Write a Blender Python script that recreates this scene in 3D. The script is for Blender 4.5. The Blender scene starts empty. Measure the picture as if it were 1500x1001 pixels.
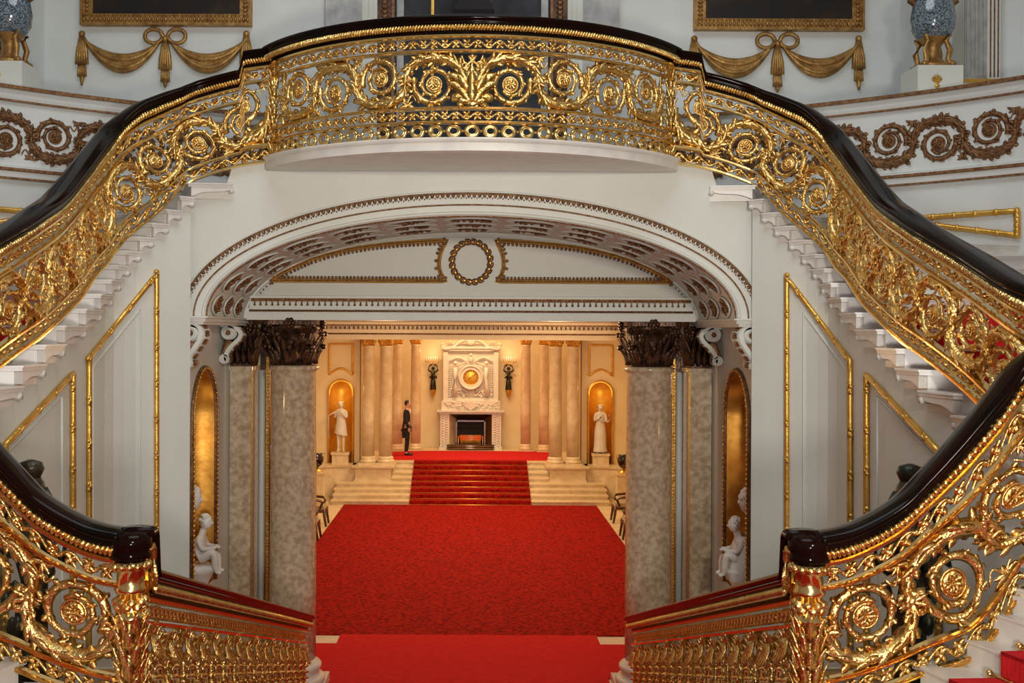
import bpy, bmesh, math, random
from mathutils import Vector, Matrix
random.seed(7)
PI = math.pi
EYE = 5.1          # eye height above the hall floor
F = 1600.0         # focal length in pixels of the 1500 px wide frame
VX, VY = 690.0, 485.0
ROLL = 0.00471
C = bpy.context.scene.collection

# ------------------------------------------------------------------ materials
def mat(name, col, rough=0.5, metal=0.0, bump=0.0, bscale=30.0, col2=None, cscale=4.0, coat=0.0, detail=4.0,
        spec=0.5, ramp=(0.35, 0.65), sheen=0.0, stretch=None, distort=0.0, rough2=None):
    m = bpy.data.materials.new(name); m.use_nodes = True
    nt = m.node_tree; b = nt.nodes['Principled BSDF']
    b.inputs['Base Color'].default_value = (*col, 1)
    b.inputs['Roughness'].default_value = rough
    b.inputs['Metallic'].default_value = metal
    b.inputs['Specular IOR Level'].default_value = spec
    b.inputs['Coat Weight'].default_value = coat
    b.inputs['Coat Roughness'].default_value = 0.06
    if sheen:
        b.inputs['Sheen Weight'].default_value = sheen
    tc = nt.nodes.new('ShaderNodeTexCoord'); src = tc.outputs['Object']
    if stretch:
        mp = nt.nodes.new('ShaderNodeMapping'); mp.inputs['Scale'].default_value = stretch
        nt.links.new(src, mp.inputs[0]); src = mp.outputs[0]
    if col2:
        n = nt.nodes.new('ShaderNodeTexNoise'); n.inputs['Scale'].default_value = cscale
        n.inputs['Detail'].default_value = detail; n.inputs['Distortion'].default_value = distort
        r = nt.nodes.new('ShaderNodeValToRGB')
        r.color_ramp.elements[0].position = ramp[0]; r.color_ramp.elements[1].position = ramp[1]
        r.color_ramp.elements[0].color = (*col, 1); r.color_ramp.elements[1].color = (*col2, 1)
        nt.links.new(src, n.inputs['Vector']); nt.links.new(n.outputs['Fac'], r.inputs[0])
        nt.links.new(r.outputs[0], b.inputs['Base Color'])
        if rough2 is not None:
            mr = nt.nodes.new('ShaderNodeMapRange'); mr.inputs[3].default_value = rough; mr.inputs[4].default_value = rough2
            nt.links.new(n.outputs['Fac'], mr.inputs[0]); nt.links.new(mr.outputs[0], b.inputs['Roughness'])
    if bump:
        n2 = nt.nodes.new('ShaderNodeTexNoise'); n2.inputs['Scale'].default_value = bscale; n2.inputs['Detail'].default_value = 3
        bp = nt.nodes.new('ShaderNodeBump'); bp.inputs['Strength'].default_value = bump; bp.inputs['Distance'].default_value = 0.02
        nt.links.new(src, n2.inputs['Vector']); nt.links.new(n2.outputs['Fac'], bp.inputs['Height'])
        nt.links.new(bp.outputs[0], b.inputs['Normal'])
    return m
M = dict(
 gold=mat('gilded_bronze', (0.80, 0.50, 0.15), 0.25, 1.0, 0.5, 45, (0.95, 0.70, 0.29), 9),
 goldsm=mat('burnished_gilding', (0.92, 0.65, 0.25), 0.18, 1.0, 0.08, 30),
 goldmat=mat('gilded_wood', (0.68, 0.36, 0.06), 0.36, 0.85, 0.25, 30, (0.82, 0.50, 0.12), 6),
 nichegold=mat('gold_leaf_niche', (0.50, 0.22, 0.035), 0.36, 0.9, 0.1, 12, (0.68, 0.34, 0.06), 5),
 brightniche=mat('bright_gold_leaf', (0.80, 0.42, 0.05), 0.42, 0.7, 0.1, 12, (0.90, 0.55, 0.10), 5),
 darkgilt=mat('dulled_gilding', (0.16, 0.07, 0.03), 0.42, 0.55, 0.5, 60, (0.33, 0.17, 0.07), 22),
 darkmetal=mat('darkened_bronze', (0.035, 0.018, 0.012), 0.3, 0.6, 0.4, 40, (0.13, 0.06, 0.03), 10),
 bronze=mat('green_bronze', (0.025, 0.03, 0.022), 0.35, 0.7, 0.4, 30, (0.10, 0.08, 0.045), 8),
 rail=mat('polished_ebonised_mahogany', (0.004, 0.003, 0.002), 0.10, 0, 0, 1, (0.012, 0.003, 0.002), 2.5, spec=0.14),
 plaster=mat('painted_plaster', (0.66, 0.665, 0.60), 0.6, 0, 0.05, 25, (0.70, 0.70, 0.64), 1.5),
 dullgold=mat('aged_carved_gilding', (0.30, 0.15, 0.045), 0.42, 0.7, 0.4, 30, (0.50, 0.29, 0.09), 9),
 plasterblue=mat('painted_drum_plaster', (0.66, 0.68, 0.66), 0.6, 0, 0.05, 20, (0.71, 0.73, 0.71), 1.5),
 cream=mat('hall_cream_paint', (0.78, 0.63, 0.38), 0.55, 0, 0.04, 20, (0.82, 0.68, 0.43), 2),
 panel=mat('panel_paint', (0.60, 0.585, 0.52), 0.55, 0, 0.04, 25),
 groove=mat('groove_shadow_paint', (0.38, 0.34, 0.30), 0.7),
 marble=mat('white_marble', (0.78, 0.74, 0.68), 0.3, 0, 0.0, 1, (0.66, 0.62, 0.58), 2.2, distort=1.5, detail=8),
 hallmarble=mat('cream_hall_marble', (0.80, 0.66, 0.44), 0.28, 0, 0, 1, (0.66, 0.50, 0.30), 2.5, distort=1.5, detail=8),
 colmarble=mat('veined_grey_marble', (0.42, 0.30, 0.185), 0.14, 0, 0.0, 1, (0.66, 0.53, 0.37), 13, detail=15, ramp=(0.36, 0.66), distort=0.05, coat=0.5),
 colwarm=mat('veined_honey_marble', (0.62, 0.46, 0.28), 0.2, 0, 0, 1, (0.76, 0.62, 0.42), 3.5, detail=10, distort=0.5),
 greymarble=mat('grey_door_marble', (0.38, 0.38, 0.37), 0.25, 0, 0, 1, (0.55, 0.55, 0.54), 6, detail=10),
 carpet=mat('red_carpet', (0.36, 0.010, 0.006), 0.95, 0, 0.5, 60, (0.17, 0.004, 0.003), 14, spec=0.08, detail=6, ramp=(0.45, 0.6)),
 carpet2=mat('red_runner', (0.68, 0.026, 0.028), 0.95, 0, 0.4, 80, (0.50, 0.016, 0.018), 9, spec=0.08, stretch=(1, 6, 1)),
 statue=mat('statue_marble', (0.80, 0.76, 0.70), 0.4, 0, 0.05, 12, (0.70, 0.65, 0.59), 4),
 glassdark=mat('dark_mirror_glass', (0.030, 0.034, 0.042), 0.06, 0.0, 0, 1, (0.06, 0.065, 0.075), 3, coat=0.5),
 mirror=mat('mirror_silver', (0.75, 0.75, 0.75), 0.04, 1.0),
 canvas=mat('dark_oil_canvas', (0.012, 0.008, 0.006), 0.35, 0, 0, 1, (0.06, 0.03, 0.015), 2.2, detail=6, ramp=(0.5, 0.8)),
 cloisonne=mat('blue_crackle_enamel', (0.02, 0.05, 0.08), 0.12, 0, 0.1, 30, (0.26, 0.31, 0.34), 48, detail=8, ramp=(0.42, 0.6), coat=0.8),
 black=mat('black_suit_cloth', (0.010, 0.010, 0.012), 0.8),
 shoe=mat('black_leather', (0.01, 0.01, 0.01), 0.3),
 shirt=mat('white_shirt', (0.8, 0.8, 0.8), 0.7),
 skin=mat('skin', (0.62, 0.33, 0.23), 0.5),
 hair=mat('dark_hair', (0.02, 0.012, 0.008), 0.6),
 wood=mat('dark_mahogany', (0.05, 0.018, 0.010), 0.3, 0, 0.0, 1, (0.10, 0.035, 0.02), 8, coat=0.4),
 cloth=mat('striped_seat_cloth', (0.45, 0.33, 0.18), 0.8),
 gloss=mat('black_lacquer_vase', (0.006, 0.006, 0.010), 0.08, 0, 0, 1, coat=1.0),
 hearth=mat('sooty_hearth', (0.015, 0.012, 0.011), 0.8),
 steel=mat('polished_steel', (0.45, 0.38, 0.36), 0.2, 1.0),
 dial=mat('gilt_clock_dial', (0.85, 0.55, 0.10), 0.35, 0.6),
 candle=mat('ivory_candle', (0.85, 0.80, 0.68), 0.6),
)

M['rail'].node_tree.nodes['Principled BSDF'].inputs['IOR'].default_value = 1.2
M['rail'].node_tree.nodes['Principled BSDF'].inputs['Specular IOR Level'].default_value = 0.5
# ------------------------------------------------------------------ mesh builder
class MB:
    def __init__(s): s.v = []; s.f = []; s.sm = []
    def add(s, vs, fs, smooth=True):
        o = len(s.v); s.v.extend(vs); s.f.extend([tuple(i + o for i in f) for f in fs]); s.sm.extend([smooth] * len(fs)); return s
    def box(s, x0, x1, y0, y1, z0, z1):
        vs = [(x, y, z) for x in (x0, x1) for y in (y0, y1) for z in (z0, z1)]
        s.add(vs, [(0, 1, 3, 2), (4, 6, 7, 5), (0, 4, 5, 1), (2, 3, 7, 6), (0, 2, 6, 4), (1, 5, 7, 3)], False); return s
    def grid(s, rows, closed=False, smooth=True, caps=False):
        n = len(rows[0]); vs = [p for r in rows for p in r]; fs = []
        for i in range(len(rows) - 1):
            for j in range(n if closed else n - 1):
                a = i * n + j; b = i * n + (j + 1) % n
                fs.append((a, b, b + n, a + n))
        if caps:
            fs.append(tuple(range(n))[::-1]); fs.append(tuple(range((len(rows) - 1) * n, len(rows) * n)))
        return s.add(vs, fs, smooth)
    def tube(s, pts, r, n=8, up=(0, 0, 1), flute=0.0, closed=False, caps=True):
        P = [Vector(p) for p in pts]; rows = []; N = len(P); up = Vector(up)
        for i, p in enumerate(P):
            if closed: t = P[(i + 1) % N] - P[i - 1]
            else: t = P[min(i + 1, N - 1)] - P[max(i - 1, 0)]
            if t.length < 1e-9: t = Vector((1, 0, 0))
            t.normalize(); a = up.cross(t)
            if a.length < 0.05: a = Vector((1, 0, 0)).cross(t)
            a.normalize(); b = t.cross(a)
            rr = r[i] if isinstance(r, (list, tuple)) else r
            rows.append([tuple(p + (a * math.cos(2 * PI * k / n) + b * math.sin(2 * PI * k / n)) * rr * (1 - flute * (k % 2))) for k in range(n)])
        if closed: rows.append(rows[0]); caps = False
        return s.grid(rows, True, True, caps)
    def lathe(s, prof, c=(0, 0, 0), n=24, a0=0, a1=2 * PI, flute=0.0, smooth=True):
        full = abs(a1 - a0 - 2 * PI) < 1e-6; rows = []
        m = n if full else n + 1
        for r, z in prof:
            rows.append([(c[0] + r * (1 - flute * (k % 2)) * math.cos(a0 + (a1 - a0) * k / n), c[1] + r * (1 - flute * (k % 2)) * math.sin(a0 + (a1 - a0) * k / n), c[2] + z) for k in range(m)])
        return s.grid(rows, full, smooth, full)
    def ball(s, c, r, n=8, m=6):
        rx, ry, rz = r if isinstance(r, (list, tuple)) else (r, r, r); rows = []
        for i in range(m + 1):
            t = PI * i / m; q = max(math.sin(t), 0.02)
            rows.append([(c[0] + rx * q * math.cos(2 * PI * k / n), c[1] + ry * q * math.sin(2 * PI * k / n), c[2] + rz * math.cos(t)) for k in range(n)])
        return s.grid(rows, True, True, True)
    # flat-space leaf: (u, v) plane with w as thickness
    def leaf(s, u, v, ang, ln, wd, curl=0.6, w=0.0, th=0.012, lift=0.0, n=5):
        rows = []; x, y, a = u, v, ang
        for i in range(n + 1):
            t = i / n; q = wd * max(math.sin(PI * min(1, t * 0.92 + 0.08)) ** 0.7, 0.06)
            nx, ny = -math.sin(a), math.cos(a); ww = w + lift * t * t
            h = th * (1 - 0.6 * t)
            rows.append([(x + nx * q, y + ny * q, ww - h * 0.3), (x, y, ww + h), (x - nx * q, y - ny * q, ww - h * 0.3), (x, y, ww - h)])
            a += curl / n; x += math.cos(a) * ln / n; y += math.sin(a) * ln / n
        return s.grid(rows, True, True, True)
    def prism(s, poly, d0, d1, axis='y', smooth=False):
        n = len(poly)
        def P(p, d): return (p[0], d, p[1]) if axis == 'y' else ((d, p[0], p[1]) if axis == 'x' else (p[0], p[1], d))
        vs = [P(p, d0) for p in poly] + [P(p, d1) for p in poly]
        fs = [tuple(range(n)), tuple(range(n, 2 * n))[::-1]]
        o = len(s.v); s.add(vs, fs, False)
        s.f.extend([(o + i, o + (i + 1) % n, o + n + (i + 1) % n, o + n + i) for i in range(n)]); s.sm.extend([smooth] * n); return s
    def map(s, fn):
        s.v = [tuple(fn(*p)) for p in s.v]; return s
    def join(s, o, fn=None):
        vs = [tuple(fn(*p)) for p in o.v] if fn else o.v
        k = len(s.v); s.v.extend(vs); s.f.extend([tuple(i + k for i in f) for f in o.f]); s.sm.extend(o.sm); return s
    def build(s, name, m, parent=None, recalc=False, local=True):
        if not s.v: return None
        vs = s.v
        if parent is not None and local:
            w = WORLD.get(parent.name, Vector((0, 0, 0))); vs = [(p[0] - w.x, p[1] - w.y, p[2] - w.z) for p in vs]; org = w
        else:
            lo = [min(p[i] for p in vs) for i in range(3)]; hi = [max(p[i] for p in vs) for i in range(3)]
            org = Vector(((lo[0] + hi[0]) / 2, (lo[1] + hi[1]) / 2, lo[2]))
            vs = [(p[0] - org.x, p[1] - org.y, p[2] - org.z) for p in vs]
        me = bpy.data.meshes.new(name); me.from_pydata(vs, [], s.f)
        me.polygons.foreach_set('use_smooth', s.sm); me.materials.append(m)
        if recalc:
            bm = bmesh.new(); bm.from_mesh(me); bmesh.ops.recalc_face_normals(bm, faces=bm.faces); bm.to_mesh(me); bm.free()
        me.update()
        o = bpy.data.objects.new(name, me); C.objects.link(o)
        if parent is not None: o.parent = parent; WORLD[o.name] = org
        else: o.location = org; WORLD[o.name] = org.copy()
        return o
WORLD = {}
def tag(o, label=None, cat=None, group=None, kind=None):
    if label: o['label'] = label
    if cat: o['category'] = cat
    if group: o['group'] = group
    if kind: o['kind'] = kind
    return o
def empty(name, loc, label=None, cat=None, group=None, kind=None):
    o = bpy.data.objects.new(name, None); o.empty_display_size = 0.2; o.location = loc; C.objects.link(o)
    WORLD[o.name] = Vector(loc); return tag(o, label, cat, group, kind)
def struct(name, mb, m, recalc=False):
    return tag(mb.build(name, m, None, recalc), kind='structure')
def copy_tree(o, parent=None):
    c = o.copy(); C.objects.link(c)
    if parent: c.parent = parent
    WORLD[c.name] = WORLD.get(o.name, Vector())
    for ch in list(o.children): copy_tree(ch, c)
    return c
def at(px, py, D):
    qx = px + (py - VY) * ROLL; qy = py - (px - VX) * ROLL
    return Vector(((qx - VX) * D / F, D, EYE - (qy - VY) * D / F))
def spline(nodes, ds=0.02):
    n = len(nodes); out = []
    for i in range(n - 1):
        p0 = nodes[max(i - 1, 0)]; p1 = nodes[i]; p2 = nodes[i + 1]; p3 = nodes[min(i + 2, n - 1)]
        L = math.hypot(p2[0] - p1[0], p2[1] - p1[1]); k = max(2, int(L / ds))
        for j in range(k):
            t = j / k
            out.append(tuple(0.5 * ((2 * b) + (-a + c) * t + (2 * a - 5 * b + 4 * c - d) * t * t + (-a + 3 * b - 3 * c + d) * t ** 3) for a, b, c, d in zip(p0, p1, p2, p3)))
    out.append(tuple(nodes[-1])); return out

# ------------------------------------------------------------------ balustrade frame
H0 = 1.14
class Rail:
    """maps (u along, v up, w toward the viewer) of a flat balustrade to its curved place"""
    def __init__(s, pts, side=1, jog=None, flip=1):
        s.p = [(side * a, b, c + EYE, d + EYE) for a, b, c, d in pts]; s.L = [0.0]; s.jog = jog
        for a, b in zip(s.p, s.p[1:]): s.L.append(s.L[-1] + math.hypot(b[0] - a[0], b[1] - a[1]))
        s.len = s.L[-1]; s.flip = flip * side
        # smoothed normals
        n = len(s.p); s.n = []
        for i in range(n):
            a = s.p[max(i - 4, 0)]; b = s.p[min(i + 4, n - 1)]; dx, dy = b[0] - a[0], b[1] - a[1]; l = math.hypot(dx, dy) or 1
            s.n.append((-dy / l * s.flip, dx / l * s.flip))
        s.k = 0
    def __call__(s, u, v, w):
        L = s.L; uu = min(max(u, 0), s.len); lo, hi = 0, len(L) - 1
        while hi - lo > 1:
            m = (lo + hi) // 2
            if L[m] <= uu: lo = m
            else: hi = m
        d = L[hi] - L[lo] or 1; t = (uu - L[lo]) / d
        a, b = s.p[lo], s.p[hi]; x = a[0] + (b[0] - a[0]) * t; y = a[1] + (b[1] - a[1]) * t
        zt = a[2] + (b[2] - a[2]) * t; zb = a[3] + (b[3] - a[3]) * t
        nx = s.n[lo][0] * (1 - t) + s.n[hi][0] * t; ny = s.n[lo][1] * (1 - t) + s.n[hi][1] * t
        e = u - uu
        if e: x += (b[0] - a[0]) / d * e; y += (b[1] - a[1]) / d * e
        z = zb + (zt - zb) * v / H0
        if s.jog:
            uj, dz, up = s.jog
            q = min(max((uj + 0.03 - u) / 0.05, 0), 1) if up else 0
            z += dz * q * min(max((v - 0.1) / 0.3, 0), 1)
        return (x + nx * w, y + ny * w, z)
def sweep(rail, prof, u0, u1, du=0.03, extra=()):
    us = []; n = max(2, int((u1 - u0) / du)); us = [u0 + (u1 - u0) * i / n for i in range(n + 1)] + [e for e in extra if u0 < e < u1]; us.sort()
    mb = MB(); mb.grid([[(u, v, w) for v, w in prof] for u in us], True, False, True)
    return mb.map(rail)
def rect(v0, v1, w0, w1, b=0.006):
    return [(v0 + b, w0), (v0, w0 + b), (v0, w1 - b), (v0 + b, w1), (v1 - b, w1), (v1, w1 - b), (v1, w0 + b), (v1 - b, w0)]
def smooth_prof(pts): return pts

def rosette(mb, u, v, r, w=0.03):
    for sgn in (1, -1):
        for ring, (rr, ln, cnt) in enumerate(((0.35, 0.62, 9), (0.15, 0.45, 6))):
            for k in range(cnt):
                a = 2 * PI * k / cnt + ring * 0.3
                mb.leaf(u + math.cos(a) * r * rr * 0.5, v + math.sin(a) * r * rr * 0.5, a, r * ln, r * 0.24, 0.0, sgn * (w * 0.5 + ring * 0.012), 0.009, sgn * 0.014, 3)
    mb.ball((u, v, 0), (r * 0.24, r * 0.24, w + 0.014), 8, 6); mb.ball((u, v, 0), (r * 0.92, r * 0.92, w * 0.5), 18, 6)
    k = 20
    mb.tube([(u + math.cos(2 * PI * i / k) * r, v + math.sin(2 * PI * i / k) * r, 0) for i in range(k)], 0.010, 6, closed=True)
def spiral_pts(cu, cv, r0, r1, a0, turns, d, n=34):
    return [(cu + (r0 + (r1 - r0) * (i / n) ** 0.85) * math.cos(a0 + d * turns * 2 * PI * i / n), cv + (r0 + (r1 - r0) * (i / n) ** 0.85) * math.sin(a0 + d * turns * 2 * PI * i / n), 0) for i in range(n + 1)]
def leaf_stem(mb, pts, rad, every=0.045, ll=0.10, lw=0.022, both=True, side=1):
    """fluted stem clothed in acanthus leaflets"""
    mb.tube(pts, rad, 8, flute=0.28); acc = 0; n = len(pts); q = 0
    for i in range(1, n - 1):
        a, b = pts[i - 1], pts[i]; acc += math.hypot(b[0] - a[0], b[1] - a[1])
        if acc > every * 1.25:
            acc = 0; q += 1; ang = math.atan2(b[1] - a[1], b[0] - a[0]); r = rad[i] if isinstance(rad, list) else rad
            for sd in ((1, -1) if both else (side,)):
                nx, ny = -math.sin(ang) * sd, math.cos(ang) * sd; f = 0.75 + 0.5 * random.random()
                mb.leaf(b[0] + nx * r * 0.6, b[1] + ny * r * 0.6, ang + sd * 0.30, ll * f * 0.72, lw * 1.4, sd * 0.75, 0.0, 0.016, (1 if q % 2 else -1) * 0.02, 4)
            for fc in (1, -1): mb.leaf(b[0], b[1], ang + 0.22 * (1 if q % 2 else -1), ll * 1.0, lw * 1.2, 0.0, fc * r * 0.8, 0.014, fc * 0.016, 4)

SCV0, SCV1 = 0.185, 0.745
def scroll_cell(rail0, root, cu, P, sgn, first_dir, names=('scroll_stem', 'volute', 'rosette'), phi=0.0, gm='gold'):
    """one half-wave of the rinceau: the leafy stem arches over (sgn=1) or under (-1) a volute ending in a rosette"""
    vc = (SCV0 + SCV1) / 2; A = (SCV1 - SCV0) / 2 - 0.045; cp_, sp_ = math.cos(phi), math.sin(phi)
    def rail(u, v, w): return rail0(cu + (u - cu) * cp_ - (v - vc) * sp_, v, w)
    stem = MB(); n = 16
    def sv(t): return vc + sgn * A * math.cos(PI * (t)) ** 1 if abs(t) <= 0.5 else vc
    pts = []
    for i in range(n + 1):
        a = PI * i / n; ex = 0.78                                              # rounder than a sine so the arches hug the volutes
        pts.append((cu - P / 2 * math.copysign(abs(math.cos(a)) ** 0.92, math.cos(a)), vc + sgn * A * math.sin(a) ** ex, 0))
    if first_dir < 0: pts = pts[::-1]
    rad = [0.034 + 0.028 * math.sin(PI * i / n) for i in range(n + 1)]
    leaf_stem(stem, pts, rad, 0.050, 0.112, 0.022)
    e = pts[-1]; stem.ball(e, (0.040, 0.040, 0.045), 8, 5)                     # calyx knot where stems meet
    a = math.atan2(e[1] - pts[-2][1], e[0] - pts[-2][0])
    for k in (-1.1, -0.6, 0, 0.6, 1.1): stem.leaf(e[0], e[1], a + k, 0.10, 0.022, k * 0.8, 0.02, 0.014, 0.03, 4); stem.leaf(e[0], e[1], a + k, 0.10, 0.022, k * 0.8, -0.02, 0.014, -0.03, 4)
    stem.map(rail).build(names[0], M[gm], root)
    # volute
    vol = MB(); r0 = min(0.225, P * 0.39); cv = vc - sgn * 0.045
    a0 = (PI if first_dir > 0 else 0) + (0.35 * sgn * first_dir)
    d = -sgn * first_dir
    sp = spiral_pts(cu, cv, r0, 0.100, a0 + PI, 1.45, d)
    leaf_stem(vol, sp, [0.036 - 0.018 * i / len(sp) for i in range(len(sp))], 0.075, 0.055, 0.018, False, -d)
    for k in range(3):                                                        # tendril sprays off the volute
        q = sp[6 + k * 7]; an = random.random() * 6.28; vol.leaf(q[0], q[1], math.atan2(q[1] - cv, q[0] - cu) + 0.6 * d, 0.07, 0.018, d * 1.2, 0.0, 0.012, 0.0, 4)
    vo = vol.map(rail).build(names[1], M[gm], root)
    rs = MB(); rosette(rs, cu, cv, 0.080); rs.map(rail).build(names[2], M[gm], vo)
    # spray filling the spandrel above / below
    sp2 = MB(); bv = SCV0 + 0.01 if sgn > 0 else SCV1 - 0.01; sg = 1 if sgn > 0 else -1
    for off in (-0.5,):
        for k in range(-2, 3):
            sp2.leaf(cu + off * P * 0.96, (SCV0 + 0.012 if sgn > 0 else SCV1 - 0.012), PI / 2 * sg + k * 0.5, 0.085, 0.018, k * 0.6, 0, 0.012, 0.01 * k, 4)
    t = [(cu - 0.78 * P + off_ * P, bv + sg * (0.02 + 0.10 * math.sin(q_)), 0) for off_, q_ in [(0.30 + 0.02 * i, i * 0.35) for i in range(9)]]
    sp2.tube(t, 0.009, 6)
    sp2.map(rail).build('leaf_spray', M[gm], root)
def border(rail, root, v0, v1, u0, u1, pitch=0.115, name='leaf_border'):
    """pierced running border of S tendrils, leaves and berries"""
    mb = MB(); n = max(1, int((u1 - u0) / pitch)); p = (u1 - u0) / n; vm = (v0 + v1) / 2; h = (v1 - v0) / 2
    pts = [(u0 + (u1 - u0) * i / (n * 6), vm + h * 0.62 * math.sin(PI * i / 6), 0) for i in range(n * 6 + 1)]
    mb.tube(pts, 0.012, 5)
    for i in range(n):
        c = u0 + p * (i + 0.5); sg = 1 if i % 2 == 0 else -1
        mb.ball((c, vm - sg * h * 0.15, 0), (0.024, 0.024, 0.026), 6, 4)
        for k in range(4):
            a = k * PI / 2 + 0.5; mb.leaf(c, vm - sg * h * 0.15, a, 0.052, 0.021, 0.5, 0.008, 0.012, 0.012, 3)
        mb.leaf(c - p * 0.5, vm, sg * 0.9, 0.065, 0.022, -sg * 1.0, 0, 0.013, 0.012, 3)
        mb.leaf(c + p * 0.5, vm, PI - sg * 0.9, 0.06, 0.021, sg * 1.0, 0, 0.013, -0.012, 3)
    return mb.map(rail).build(name, M['gold'], root)
def rope(rail, root, v, w, u0, u1, r=0.034, pitch=0.031, both=True):
  for ww in ((w, -w) if both else (w,)):
    mb = MB(); n = int((u1 - u0) / pitch)
    for i in range(n):
        u = u0 + pitch * (i + 0.5); ca, sa = math.cos(0.7), math.sin(0.7)
        if True:
            b = MB().ball((0, 0, 0), (r * 0.60, r * 1.5, r * 0.95), 6, 5)
            mb.join(b, lambda x, y, z, u=u, ww=ww: (u + x * ca + y * sa * 0.6, v - x * sa * 0.6 + y * ca, ww + z))
    mb.map(rail).build('rope_moulding', M['gold'], root)
RAILPROF = [(1.015, -0.055), (1.035, -0.095), (1.050, -0.100), (1.060, -0.088), (1.070, -0.110), (1.095, -0.128), (1.120, -0.118), (1.134, -0.085), (1.140, -0.04), (1.142, 0),
            (1.140, 0.04), (1.134, 0.085), (1.120, 0.118), (1.095, 0.128), (1.070, 0.110), (1.060, 0.088), (1.050, 0.100), (1.035, 0.095), (1.015, 0.055)]
def rails(rail, root, u0=0.0, u1=None, extra=(), bottom=True):
    u1 = rail.len if u1 is None else u1
    mb = sweep(rail, RAILPROF, u0, u1, 0.025, extra); mb.sm = [True] * len(mb.sm)
    o = mb.build('handrail', M['rail'], root, True)
    sweep(rail, rect(0.985, 1.02, -0.075, 0.075), u0, u1, 0.025, extra).build('cap_moulding', M['goldsm'], root, True)
    rope(rail, root, 1.000, 0.080, u0 + 0.01, u1 - 0.01)
    sweep(rail, rect(0.945, 0.985, -0.035, 0.035, 0.003), u0, u1, 0.025, extra).build('dark_fillet', M['rail'], root, True)
    sweep(rail, [(0.905, -0.03), (0.905, 0.03), (0.915, 0.05), (0.935, 0.05), (0.945, 0.036), (0.945, -0.036), (0.935, -0.05), (0.915, -0.05)], u0, u1, 0.025, extra).build('upper_rail', M['goldsm'], root, True)
    for nm, a, b in ((('frieze_rail', 0.75, 0.785), ('lower_rail', 0.148, 0.182), ('bottom_rail', 0.0, 0.034)) if bottom else (('frieze_rail', 0.75, 0.785), ('bottom_rail', 0.0, 0.034))):
        m_ = (a + b) / 2
        sweep(rail, [(a, -0.025), (a, 0.025), (a + 0.008, 0.042), (m_ - 0.003, 0.042), (m_, 0.034), (m_ + 0.003, 0.042), (b - 0.008, 0.042), (b, 0.025), (b, -0.025), (b - 0.008, -0.042), (a + 0.008, -0.042)], u0, u1, 0.03, extra).build(nm, M['goldsm'], root, True)
# ------------------------------------------------------------------ balustrades
NODES = [(2.33, 12.82, 3.10, 1.97), (2.78, 12.82, 3.03, 1.90), (3.27, 12.76, 2.88, 1.72), (3.41, 12.66, 2.80, 1.59), (3.53, 12.55, 2.73, 1.41), (3.66, 12.42, 2.64, 1.24),
         (3.78, 12.3, 2.55, 1.11), (3.87, 12.17, 2.43, .985), (3.94, 12.03, 2.30, .84), (3.97, 11.82, 2.13, .684), (3.95, 11.40, 1.90, .53), (3.88, 10.75, 1.59, .27),
         (3.80, 10.0, 1.25, .056), (3.78, 9.5, 1.065, -.10), (3.79, 9.05, .89, -.226), (3.85, 8.4, .64, -.48), (3.86, 7.65, .38, -.80), (3.98, 7.20, .24, -1.05),
         (3.97, 6.96, .12, -1.30), (3.80, 6.98, .0, -1.50), (3.58, 7.07, -.12, -1.68), (3.40, 7.07, -.35, -1.95), (3.23, 7.07, -.557, -2.13), (3.08, 7.07, -.735, -2.18),
         (2.93, 7.07, -.90, -2.22), (2.75, 7.07, -1.08, -2.29), (2.47, 7.07, -1.235, -2.38), (2.24, 7.07, -1.29, -2.43)]
FL = spline(NODES)
for side, word in ((-1, 'left'), (1, 'right')):
    R = Rail(FL, side, (0.36, 0.21, True))
    root = empty('stair_balustrade', (side * 3.5, 10, 0), 'gilded scrollwork balustrade with black handrail curving up the %s flight to the balcony' % word, 'balustrade', 'curving stair balustrades')
    rails(R, root, extra=(0.34, 0.36, 0.38, 0.32))
    border(R, root, 0.036, 0.146, 0.05, R.len - 0.05); border(R, root, 0.787, 0.903, 0.05, R.len - 0.05)
    # cells are laid out in equal steps along the slope
    u = 0.06; k = 0; cells = []
    while True:
        a = R(u, 0, 0); b = R(min(u + 0.5, R.len), 0, 0); phi = math.atan2(b[2] - a[2], min(0.5, R.len - u)); P = 0.58 * math.cos(phi)
        if u + P * 0.8 > R.len: break
        cells.append((u, P, phi)); u += P
    sc = (R.len - 0.06) / u
    for k, (u, P, phi) in enumerate(cells):
        a = R(u * sc, 0, 0); b = R((u + P) * sc, 0, 0); phi = math.atan2(b[2] - a[2], P * sc)
        scroll_cell(R, root, (u + P / 2) * sc, P * sc / math.cos(phi), 1 if k % 2 else -1, 1, phi=phi)
    # end post by the balcony
    x, y, z = R(0, 0, 0); pb = MB(); zt = 3.18 + EYE
    pb.lathe([(0.05, 0), (0.055, 0.08), (0.035, 0.12), (0.03, 0.5), (0.04, 0.85), (0.055, 0.95), (0.05, zt - z)], (x, y, z), 12, flute=0.2)
    for i in range(9):
        for q in range(6):
            a = q * PI / 3 + i * 0.5; l = MB().leaf(0, 0, PI / 2, 0.12, 0.028, 0, 0, 0.012, 0.05, 4)
            pb.join(l, lambda u_, v_, w_, a=a, i=i: (x + math.cos(a) * (0.045 + w_) - math.sin(a) * u_, y + math.sin(a) * (0.045 + w_) + math.cos(a) * u_, z + 0.1 + i * 0.11 + v_))
    pb.build('end_post', M['gold'], root)

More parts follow.
